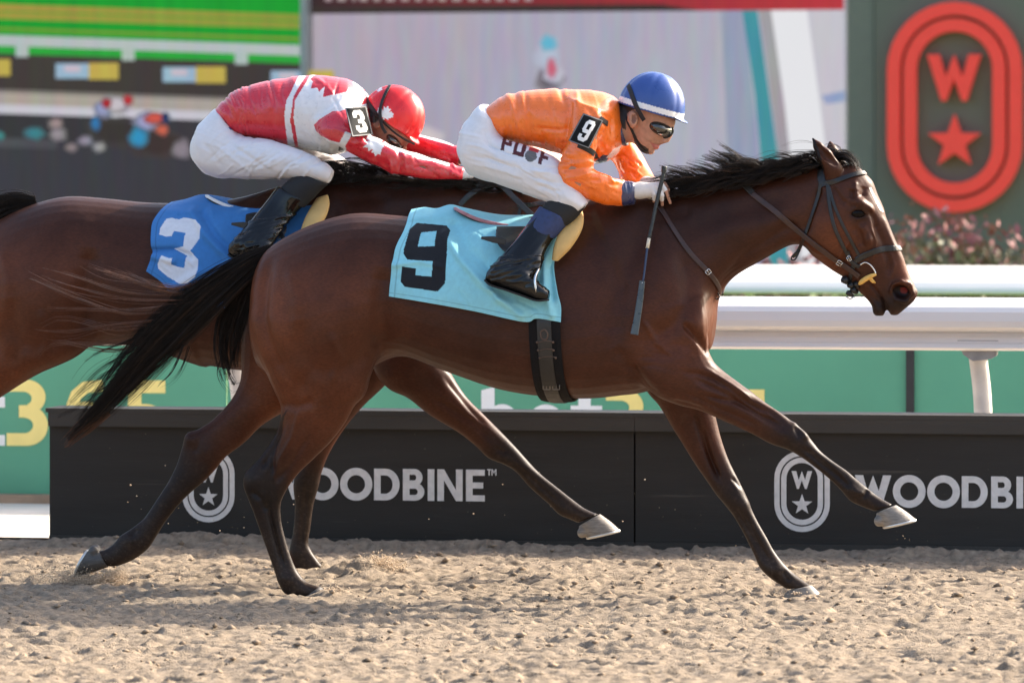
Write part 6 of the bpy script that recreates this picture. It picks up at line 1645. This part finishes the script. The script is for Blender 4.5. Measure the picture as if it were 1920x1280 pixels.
ORANGE, NAVY, WHITE, REDS, SKIN = (.94, .175, .008), (.018, .024, .085), (.78, .77, .77), (.62, .012, .028), (.46, .235, .155)
J9 = dict(Y0=0.0, off=(0, 0, 0), K=460, label='jockey in orange silks and blue helmet crouched over the leading horse', skin=SKIN,
    torso=[(915, 200, 935, 250, .115), (930, 190, 948, 262, .135), (950, 180, 982, 270, .15), (987, 171, 1020, 279, .165), (1040, 167, 1060, 293, .18), (1085, 169, 1105, 303, .19), (1124, 172, 1136, 303, .185), (1146, 178, 1158, 286, .15), (1160, 190, 1170, 268, .085), (1166, 204, 1174, 256, .04)],
    arm_near=[(1070, 185, 1142, 210, .075, -.13), (1072, 232, 1134, 238, .070, -.185), (1066, 264, 1122, 270, .066, -.205), (1052, 296, 1112, 296, .062, -.215), (1048, 328, 1112, 316, .060, -.22), (1057, 355, 1124, 325, .058, -.21), (1086, 369, 1142, 333, .054, -.19), (1124, 380, 1156, 337, .049, -.165), (1150, 384, 1164, 339, .046, -.14), (1169, 384, 1170, 340, .044, -.125)],
    arm_far=[(1120, 280, 1170, 240, .065, .13), (1140, 296, 1190, 270, .062, .18), (1151, 304, 1204, 291, .058, .195), (1160, 320, 1215, 312, .054, .18), (1168, 338, 1226, 331, .05, .14), (1190, 346, 1234, 336, .045, .10), (1206, 350, 1238, 339, .04, .08)],
    pelvis=[(925, 200, 945, 262, .13), (903, 196, 950, 284, .15), (886, 214, 948, 312, .168), (868, 243, 928, 336, .172), (861, 274, 898, 330, .15), (866, 295, 882, 320, .09)],
    thigh=[(878, 240, 884, 321, .085, -.075), (930, 258, 922, 340, .095, -.11), (985, 272, 964, 356, .095, -.15), (1040, 296, 1003, 370, .085, -.185), (1064, 328, 1030, 379, .072, -.205), (1086, 358, 1052, 390, .062, -.215), (1102, 380, 1082, 399, .04, -.215)],
    shin=[(1092, 384, 1040, 372, .05, -.215), (1038, 449, 985, 425, .05, -.25), (1012, 492, 935, 490, .044, -.32)],
    neck=[(1135, 195, 1150, 270, .065), (1160, 195, 1176, 268, .062), (1185, 205, 1196, 266, .058), (1200, 215, 1208, 262, .05)],
    head_c=(1214, 204, 0), skull=(.098, .076, .10),
    face=[(1266, 218, 1184, 196, .068), (1266, 232, 1182, 215, .071), (1258, 246, 1181, 232, .069), (1246, 258, 1183, 247, .063), (1236, 268, 1187, 260, .056), (1227, 277, 1193, 272, .045), (1216, 286, 1201, 282, .026)],
    face_bits=[([(1259, 242, 0), (1255, 252, 0), (1250, 261, 0)], [.010, .012, .0145]), ([(1244, 264, -.012), (1244, 264, .012)], [.011, .011]), ([(1232, 267, -.024), (1238, 268, 0), (1232, 267, .024)], [.006, .0085, .006]), ([(1227, 274, -.02), (1231, 276, 0), (1227, 274, .02)], [.006, .009, .006]), ([(1216, 281, 0), (1220, 283, 0)], [.016, .016]), ([(1200, 262, -.045), (1213, 279, -.02)], [.012, .012])],
    face_cuts=[([(1216, 266, -.052), (1226, 271, -.036), (1240, 272, 0)], [.0025, .004, .004])],
    ear=(1186, 224),
    skin_paint=[([(1150, 185), (1200, 195), (1204, 206), (1186, 206), (1177, 212), (1173, 226), (1174, 244), (1166, 240), (1156, 210)], (.03, .02, .015)), ([(1184, 216), (1192, 214), (1194, 224), (1188, 234), (1184, 228)], (.22, .10, .065)), ([(1188, 250), (1196, 262), (1204, 272), (1216, 279), (1217, 290), (1200, 290), (1190, 276)], (.03, .022, .018)), ([(1218, 266), (1228, 270), (1240, 271), (1234, 280), (1226, 279)], (.42, .13, .11))],
    fingers=[([(1222, 352, -.10), (1228, 364, -.105), (1226, 378, -.085)], [.0095, .009, .0075]), ([(1232, 350, -.10), (1240, 366, -.105), (1242, 385, -.085)], [.0095, .009, .0075]), ([(1240, 347, -.095), (1249, 359, -.10), (1257, 381, -.085)], [.0095, .009, .0075]), ([(1246, 344, -.08), (1253, 354, -.08), (1254, 368, -.07)], [.009, .0085, .007]), ([(1206, 362, -.055), (1222, 370, -.045), (1236, 368, -.05)], [.010, .010, .008]),
             ([(1236, 344, .06), (1246, 352, .05), (1250, 366, .04)], [.009, .009, .008]), ([(1232, 346, .05), (1240, 358, .04), (1244, 372, .03)], [.009, .009, .008])],
    palms=[([(1180, 360, -.10), (1200, 357, -.085), (1222, 356, -.08), (1236, 350, -.078)], [.027, .031, .029, .021]), ([(1215, 344, .075), (1236, 346, .06)], [.028, .026])],
    gloves=[[([(1188, 358, -.098), (1200, 357, -.087), (1222, 356, -.082), (1237, 350, -.080)], [.032, .034, .030, .022]), ([(1222, 352, -.10), (1228, 364, -.106), (1227, 373, -.094)], [.0115, .011, .0095]), ([(1232, 350, -.10), (1240, 366, -.106), (1241, 374, -.096)], [.0115, .011, .0095]), ([(1240, 347, -.095), (1247, 356, -.10)], [.011, .010]), ([(1206, 362, -.055), (1222, 370, -.045)], [.012, .011])],
            [([(1212, 344, .076), (1236, 346, .06)], [.03, .028]), ([(1236, 344, .06), (1246, 352, .05)], [.011, .010])]],
    silk_col=ORANGE, silk_folds=[(72, 160, 34, .0035, None), (25, 110, 18, .003, [(1040, 255), (1125, 255), (1125, 330), (1180, 330), (1180, 392), (1040, 392)]), (80, 90, 16, .003, [(920, 160), (980, 160), (990, 285), (920, 270)])],
    silk_lines=[([(1074, 190), (1066, 225), (1062, 258)], 4, -.010), ([(1005, 240), (1050, 244), (1068, 240)], 4, -.007), ([(985, 172), (990, 240), (1002, 270)], 4, -.005), ([(1055, 318), (1080, 312), (1108, 316)], 4, -.008), ([(1052, 338), (1085, 330), (1112, 322)], 4, .007), ([(1128, 225), (1120, 260), (1112, 290)], 5, -.010), ([(1132, 345), (1138, 380)], 4, -.005), ([(1080, 168), (1084, 210)], 5, .006)] + creases(1, [(925, 175), (1060, 168), (1065, 290), (940, 262)], 78, 10, 9, 70, 4.5, .006) + creases(2, [(1055, 270), (1110, 280), (1110, 320), (1165, 335), (1165, 385), (1090, 372), (1050, 345)], 20, 18, 18, 42, 3.2, .006) + creases(3, [(1085, 170), (1150, 180), (1150, 260), (1110, 270)], 65, 14, 8, 50, 3.6, .005) + creases(4, [(1150, 290), (1205, 290), (1225, 330), (1170, 338)], 60, 25, 12, 26, 2.4, .004),
    silk_paint=[([(1112, 303), (1130, 290), (1142, 291), (1136, 305), (1122, 316), (1106, 313)], NAVY, 2), ([(1136, 296), (1148, 280), (1164, 272), (1160, 284), (1146, 296)], WHITE, 0)],
    print=True, breech_folds=[(18, 160, 16, .0018, None), (30, 90, 10, .002, [(980, 290), (1100, 290), (1100, 400), (980, 385)])],
    breech_lines=[([(872, 290), (920, 300), (980, 322)], 4, -.006), ([(880, 305), (935, 318), (985, 336)], 4, .006), ([(900, 262), (950, 285), (1000, 300)], 4, -.005), ([(905, 240), (918, 270), (940, 292)], 5, -.005), ([(1000, 330), (1030, 340), (1060, 345)], 3.5, -.006), ([(1000, 345), (1030, 356), (1058, 360)], 3.5, -.006), ([(990, 318), (1030, 326), (1056, 330)], 3.5, .005), ([(1026, 352), (1044, 366), (1050, 380)], 3, -.005), ([(868, 270), (900, 275), (940, 296)], 4, .004), ([(902, 196), (925, 222), (940, 250)], 4, -.006)] + creases(21, [(870, 250), (940, 262), (1050, 310), (1060, 370), (1000, 365), (890, 320)], 20, 7, 20, 80, 2.8, .0032),
    breech_paint=[],
    gaiter=[(1098, 386, 1046, 362, .050, -.215), (1090, 398, 1030, 374, .060, -.215), (1078, 412, 1016, 388, .060, -.222), (1064, 424, 1004, 402, .056, -.228)],
    band=[(1073, 411, 1012, 386, .060, -.225), (1058, 428, 998, 406, .060, -.235), (1040, 448, 986, 424, .058, -.245)],
    shaft=[(1056, 424, 1000, 402, .054, -.232), (1038, 449, 985, 425, .054, -.25), (1024, 470, 960, 458, .050, -.285), (1016, 494, 934, 490, .046, -.325), (1004, 515, 925, 512, .04, -.34)],
    foot=[(914, 508, 911, 524, .022, -.352), (930, 494, 922, 533, .036, -.352), (962, 494, 950, 542, .041, -.355), (990, 512, 982, 553, .044, -.358), (1014, 533, 1008, 562, .044, -.36), (1030, 545, 1028, 561, .028, -.36)],
    boot_folds=[(-12, 60, 9, .006, [(920, 480), (1020, 480), (1020, 530), (920, 530)]), (-50, 120, 18, .0035, None)],
    helmet=dict(c=(1221, 203, 0), tilt=16, r=(.137, .112, .150), cut=.016, col=(.035, .085, .30), band=(.80, .80, .80), straps=[([(1179, 161), (1184, 174), (1192, 196), (1202, 216), (1208, 226)], .019, .003)], paint=[([(1243, 218), (1247, 216.5), (1248, 220), (1246, 221), (1242, 220)], (.02, .02, .02)), ([(1250, 219), (1260, 221), (1260, 223), (1250, 221.5)], (.02, .02, .02)), ([(1262, 221), (1274, 224), (1274, 226), (1262, 223.5)], (.02, .02, .02))]),
    goggles=dict(c=(1237, 239, 0), tilt=24, r=(.060, .085, .037)),
    trims=[('cuff', [(1166, 385, 1168, 339, .045, -.127), (1178, 385, 1180, 340, .044, -.115), (1190, 382, 1191, 342, .040, -.105)], NAVY), ('collar', [(1146, 196, 1160, 268, .074), (1156, 205, 1168, 272, .074), (1166, 220, 1177, 274, .070)], NAVY)])
person9, bvb9, bvs9, bvt9, bvhel9, pp9, R9 = jockey(J9)
patch(person9, 'arm_number', bvs9, np.zeros(3), [(1094, 213), (1131, 226), (1104, 279), (1066, 264)], -.2, number_col('9', .30, .74, .14, .86, -.06), M_PLATE)
p_, n_ = surf_path(bvs9, [(1068, 270), (1086, 277), (1104, 284), (1114, 290)], np.zeros(3), -.2, .002)
for dx, dy in ((0, 0), (14, -72)):
    p_, n_ = surf_path(bvs9, [(x + dx, y + dy) for x, y in ((1084, 272), (1100, 279), (1112, 287), (1118, 296))] if dy == 0 else [(1124, 222), (1131, 227), (1138, 232)], np.zeros(3), -.2, .002); mb = MB(); v_, f_ = ribbon(p_, n_, .022, .003); mb.add(v_, f_); mb.build('arm_band', M_BLACKB, person9)
p_, n_ = surf_path(bvb9, [(1172, 214), (1178, 230), (1184, 242), (1190, 254), (1196, 268), (1204, 280), (1212, 286)], np.zeros(3), -.05, .003)
mb = MB(); v_, f_ = ribbon(p_, n_, [.008, .008, .012, .018, .016], .003); mb.add(v_, f_); mb.build('chin_strap', M_BLACKB, person9)

J3 = dict(Y0=.87, off=tuple(OFF3), K=442, label='jockey in red and white silks and red helmet crouched over the rear horse', skin=(.26, .12, .075),
    torso=[(408, 206, 444, 248, .11), (420, 192, 458, 256, .135), (445, 170, 492, 263, .155), (487, 156, 540, 273, .17), (537, 146, 590, 282, .185), (576, 142, 622, 288, .195), (622, 144, 652, 283, .195), (655, 151, 680, 262, .17), (676, 165, 698, 246, .12), (690, 182, 706, 232, .06)],
    arm_near=[(648, 190, 590, 232, .075, -.14), (664, 218, 600, 250, .072, -.195), (684, 246, 622, 268, .066, -.21), (704, 258, 650, 282, .060, -.21), (730, 271, 688, 303, .056, -.20), (762, 283, 738, 322, .052, -.175), (802, 294, 792, 334, .048, -.14), (842, 307, 838, 338, .043, -.10), (870, 315, 868, 338, .038, -.08)],
    arm_far=[(680, 200, 670, 262, .065, .14), (730, 238, 716, 282, .06, .18), (780, 252, 768, 290, .052, .17), (830, 265, 822, 304, .047, .13), (866, 280, 860, 312, .04, .09)],
    pelvis=[(416, 202, 456, 256, .13), (403, 206, 462, 280, .15), (384, 226, 458, 306, .168), (367, 254, 432, 332, .172), (361, 278, 398, 326, .14), (367, 298, 385, 316, .08)],
    thigh=[(378, 240, 389, 320, .085, -.075), (450, 254, 428, 333, .095, -.11), (508, 263, 488, 336, .095, -.15), (566, 283, 542, 335, .082, -.185), (596, 297, 578, 338, .070, -.205), (614, 308, 600, 342, .058, -.213), (625, 320, 616, 344, .034, -.213)],
    shin=[(610, 344, 556, 326, .05, -.215), (545, 408, 490, 390, .05, -.25), (515, 455, 440, 455, .044, -.32)],
    neck=[(665, 170, 680, 250, .062), (685, 185, 700, 246, .06), (705, 195, 715, 245, .055)],
    head_c=(728, 218, 0), skull=(.098, .076, .10),
    face=[(775, 262, 700, 205, .066), (765, 270, 696, 222, .068), (752, 280, 697, 236, .064), (740, 287, 700, 247, .055), (728, 290, 705, 257, .04), (718, 290, 712, 266, .022)],
    face_bits=[([(758, 278, 0), (750, 288, 0)], [.012, .014])], face_cuts=[], ear=(705, 226),
    skin_paint=[([(680, 200), (712, 206), (716, 222), (700, 232), (684, 226)], (.02, .015, .012))],
    fingers=[([(876, 322, -.09), (884, 326, -.085), (886, 334, -.07)], [.010, .009, .008]), ([(872, 328, -.09), (880, 334, -.085), (880, 340, -.07)], [.010, .009, .008])],
    palms=[([(866, 327, -.085), (876, 327, -.08)], [.024, .026]), ([(862, 296, .085), (876, 302, .08)], [.024, .026])],
    gloves=[[([(868, 327, -.083), (878, 327, -.078)], [.027, .026])]],
    silk_col=REDS, silk_folds=[(75, 160, 32, .0028, None), (28, 120, 18, .0028, [(600, 240), (870, 240), (870, 345), (600, 345)]), (60, 40, 9, .005, [(405, 160), (455, 160), (470, 270), (405, 250)])],
    silk_lines=[([(592, 236), (606, 216), (630, 206), (650, 206)], 4, -.007), ([(746, 280), (752, 300), (748, 322)], 4, -.008), ([(640, 262), (660, 280), (690, 296)], 5, -.005)] + creases(11, [(412, 205), (450, 172), (540, 150), (545, 270), (455, 250)], 82, 8, 10, 70, 3.6, .004) + creases(12, [(640, 240), (700, 255), (860, 312), (866, 335), (790, 333), (690, 300)], 25, 18, 18, 44, 3.2, .005) + creases(13, [(560, 150), (660, 160), (640, 280), (560, 275)], 60, 18, 6, 60, 4, .004),
    silk_paint=[([(563, 138), (576, 138), (550, 182), (544, 225), (553, 274), (540, 272), (533, 218), (537, 189)], WHITE, 0), ([(584, 138), (690, 138), (690, 205), (650, 205), (622, 208), (600, 222), (589, 235), (594, 246), (604, 254), (620, 262), (640, 268), (650, 278), (640, 292), (580, 292), (559, 274), (550, 221), (553, 189)], WHITE, 0),
                ([(668, 172), (684, 168), (690, 195), (676, 196)], REDS, 0), ([(648, 246), (660, 252), (644, 280), (634, 272)], WHITE, -1), ([(636, 274), (646, 280), (642, 286), (634, 282)], (.02, .02, .02), -1),
                (leaf_poly(624, 150, 44, 180)[2:22], REDS, 0), (leaf_poly(704, 268, 25, 250), WHITE, -1), ([(720, 266), (750, 276), (800, 291), (844, 304), (842, 312), (796, 299), (748, 285), (716, 272)], WHITE, -1), ([(782, 250), (850, 270), (850, 275), (782, 256)], WHITE, 1)],
    breech_folds=[(20, 160, 14, .0016, None)],
    breech_lines=[([(420, 262), (470, 296), (520, 330)], 4, -.005), ([(400, 268), (440, 300), (480, 330)], 4, .004)] + [([(440 + 28 * k, 322 - 2 * k), (478 + 26 * k, 300), (505 + 24 * k, 276 + 4 * k)], 3.2, (-.005 if k % 2 else .004)) for k in range(6)] + [([(408, 205), (430, 232), (452, 256)], 4, -.006), ([(376, 262), (400, 290), (420, 318)], 5, -.004)] + creases(22, [(375, 250), (455, 258), (590, 295), (600, 335), (420, 328)], -32, 6, 22, 72, 2.8, .0032),
    thigh_far=[(400, 240, 405, 320, .085, .075), (480, 250, 460, 330, .095, .11), (560, 262, 545, 330, .09, .15), (610, 278, 600, 328, .078, .18), (634, 290, 624, 332, .066, .2), (650, 302, 640, 334, .045, .205), (655, 314, 650, 328, .02, .205)],
    breech_paint=[([(428, 238), (436, 238), (438, 245), (430, 244)], (.02, .04, .16))],
    gaiter=[(616, 346, 566, 322, .048, -.215), (608, 352, 546, 334, .058, -.215), (592, 368, 530, 348, .056, -.222), (570, 390, 516, 366, .052, -.23)],
    shaft=[(578, 378, 522, 350, .054, -.228), (556, 400, 502, 376, .053, -.24), (538, 420, 478, 405, .050, -.27), (524, 440, 452, 440, .046, -.315), (512, 462, 440, 462, .04, -.335)],
    foot=[(432, 458, 430, 476, .022, -.342), (448, 446, 441, 483, .036, -.342), (480, 446, 468, 491, .041, -.345), (508, 464, 500, 502, .044, -.348), (530, 482, 525, 510, .044, -.35), (546, 494, 545, 510, .028, -.35)],
    boot_folds=[(-20, 60, 10, .006, [(440, 420), (560, 400), (560, 470), (440, 470)]), (-55, 120, 16, .004, None)],
    helmet=dict(c=(736, 221, 0), tilt=37, r=(.137, .114, .142), cut=.020, col=(.66, .018, .022), straps=[([(684, 180), (694, 198), (708, 216), (722, 232), (742, 250), (764, 264), (778, 270)], .017, .003), ([(731, 163), (722, 180), (716, 196), (713, 214), (716, 236), (724, 250)], .014, .005)], paint=[(leaf_poly(722, 214, 17, 20), WHITE), ([(706, 170), (716, 162), (716, 168), (710, 172)], WHITE)]),
    goggles=dict(c=(740, 262, 0), tilt=46, r=(.050, .080, .030)), trims=[])
person3, bvb3, bvs3, bvt3, bvhel3, pp3, R3 = jockey(J3)
patch(person3, 'arm_number', bvs3, OFF3, [(647, 203), (686, 199), (699, 253), (660, 257)], .87 - .2, number_col('3', .28, .78, .12, .88, .06), M_PLATE)

# ------------------------------------------------------------------ whip
def whip():
    t = thing('riding_whip', 'dark riding whip with flat end held by the jockey in orange', 'whip', (0, 0, 0))
    Yw = -.125
    WY = lambda y: np.interp(y, [310, 350, 380, 450, 530, 630], [-.10, -.112, -.13, -.20, -.262, -.305])
    a = [P(x, y, WY(y)) for x, y in ((1246, 312), (1243, 330), (1237, 355), (1230, 385), (1224, 415), (1217, 447))]
    p = crspline(a, 6); mb = MB(); n = len(p); rad = np.linspace(.0085, .0075, n) * (1 + .06 * np.sin(np.arange(n) * 2.2)); rad[:4] *= 1.35
    add_tube(mb, p, rad, 10); mb.build('grip', mat('whip_grip', (.028, .033, .03), .55, var=.3, vscale=60, bump=.4, bscale=120), t, smooth=True)
    q = [P(x, y, WY(y)) for x, y in ((1217, 447), (1213, 470), (1207, 520), (1204, 533))]
    mb = MB(); add_tube(mb, [q[0], q[0] * .2 + q[1] * .8], .0072, 10); mb.build('grip_band', mat('whip_band', (.62, .55, .42), .5, var=.2), t, smooth=True)
    mb = MB(); add_tube(mb, q, [.005, .005, .0042, .0042], 8); mb.build('shaft', mat('whip_shaft', (.03, .05, .10), .4, var=.2), t, smooth=True)
    q2 = crspline([P(x, y, WY(y)) for x, y in ((1204, 527), (1200, 560), (1194, 600), (1189, 627))], 5)
    mb = MB(); v, f = ribbon(q2, np.tile((.3, -.95, 0), (len(q2), 1)), [.022, .026, .028, .032], .008); mb.add(v, f); mb.build('flap', mat('whip_flap', (.055, .07, .075), .3, var=.2, vscale=30), t)
    mb = MB(); add_tube(mb, [q[3] + (0, 0, .008), q[3] - (0, 0, .006)], .0062, 8); mb.build('keeper', M_WHITE_, t, smooth=True)
M_WHITE_ = mat('whip_keeper', (.7, .7, .68), .5)
whip()
# ------------------------------------------------------------------ thrown sand
def spray(name, label, specs, seed):
    """specs: (px, py, Y, drift px, drift py, spread px, spread py, lateral m, count, max radius)"""
    rg = np.random.default_rng(seed); V = []; T = []; off = 0
    base = np.array([(1, 0, 0), (-1, 0, 0), (0, 1, 0), (0, -1, 0), (0, 0, 1), (0, 0, -1)], float)
    tri = np.array([(0, 2, 4), (2, 1, 4), (1, 3, 4), (3, 0, 4), (2, 0, 5), (1, 2, 5), (3, 1, 5), (0, 3, 5)])
    for px, py, Y, dx, dy, sx_, sy_, sl, n, rmax in specs:
        for _ in range(n):
            t = rg.random() ** .8
            c = P(px + dx * t + rg.normal(0, sx_) * (.3 + t), py + dy * t + rg.normal(0, sy_) * (.3 + t), Y + rg.normal(0, sl))
            if c[2] < .01: c[2] = abs(c[2]) * .5 + .005
            r = rmax * rg.random() ** 3 + .0008
            M = base * (r * rg.uniform(.6, 1.4, (6, 1)))
            V.append(c + M); T.append(tri + off); off += 6
    o = link(name, mesh_np(name, np.vstack(V), None, np.vstack(T)), M_CLOD)
    return tag(o, label, None, kind='stuff')
M_CLOD = mat('flying_sand', (0.55, 0.43, 0.31), 0.95, var=0.2, vscale=30, spec=0.1)
spray('sand_spray', 'sand kicked up by the trailing hind hoof', [(205, 1082, .12, -70, 10, 24, 9, .05, 5200, .0032), (225, 1072, .12, -20, 24, 16, 10, .04, 2600, .003), (160, 1080, .12, -90, -6, 34, 14, .06, 2600, .002)], 5)
spray('sand_spray', 'sand thrown up ahead of the second planted foreleg', [(640, 1074, .80, 80, -16, 16, 7, .05, 4200, .005), (690, 1056, .80, 40, 4, 18, 8, .05, 2600, .0035), (600, 1080, .9, 20, -10, 12, 5, .04, 250, .005)], 6)
spray('sand_clods', 'small clods of sand flying low past the black barrier', [(1100, 940, .6, 200, 60, 260, 60, .5, 30, .0035), (300, 950, .5, 200, 60, 160, 50, .4, 30, .004), (600, 1110, -.1, 30, -8, 14, 4, .04, 250, .005), (1500, 1120, .1, -30, -6, 14, 5, .04, 220, .005), (1690, 1000, -.1, 10, 10, 20, 10, .05, 10, .002)], 7)
def clods():
    rg = np.random.default_rng(12); V = []; T = []; off = 0; n = 4200
    base = np.array([(1, 0, 0), (-1, 0, 0), (0, 1, 0), (0, -1, 0), (0, 0, 1), (0, 0, -1)], float)
    tri = np.array([(0, 2, 4), (2, 1, 4), (1, 3, 4), (3, 0, 4), (2, 0, 5), (1, 2, 5), (3, 1, 5), (0, 3, 5)])
    g = bpy.data.objects['ground'].data; co = np.empty(len(g.vertices) * 3, np.float32); g.vertices.foreach_get('co', co); co = co.reshape(-1, 3)
    ok = np.flatnonzero((np.abs(co[:, 0]) < 3.2) & (co[:, 1] > -4.2) & (co[:, 1] < 2.2))
    for k in rg.choice(ok, n):
        r = .003 + .015 * rg.random() ** 5
        V.append(co[k] + (0, 0, r * .3) + base * (r * rg.uniform(.6, 1.3, (6, 1)) * (1.3, 1.3, .8))); T.append(tri + off); off += 6
    tag(link('sand_clods', mesh_np('sand_clods', np.vstack(V), None, np.vstack(T)), M_SANDC), 'loose clods scattered over the sand of the track', None, kind='stuff')
M_SANDC = mat('clod', (0.27, 0.205, 0.145), 0.95, var=0.45, vscale=9, spec=0.1)
clods()
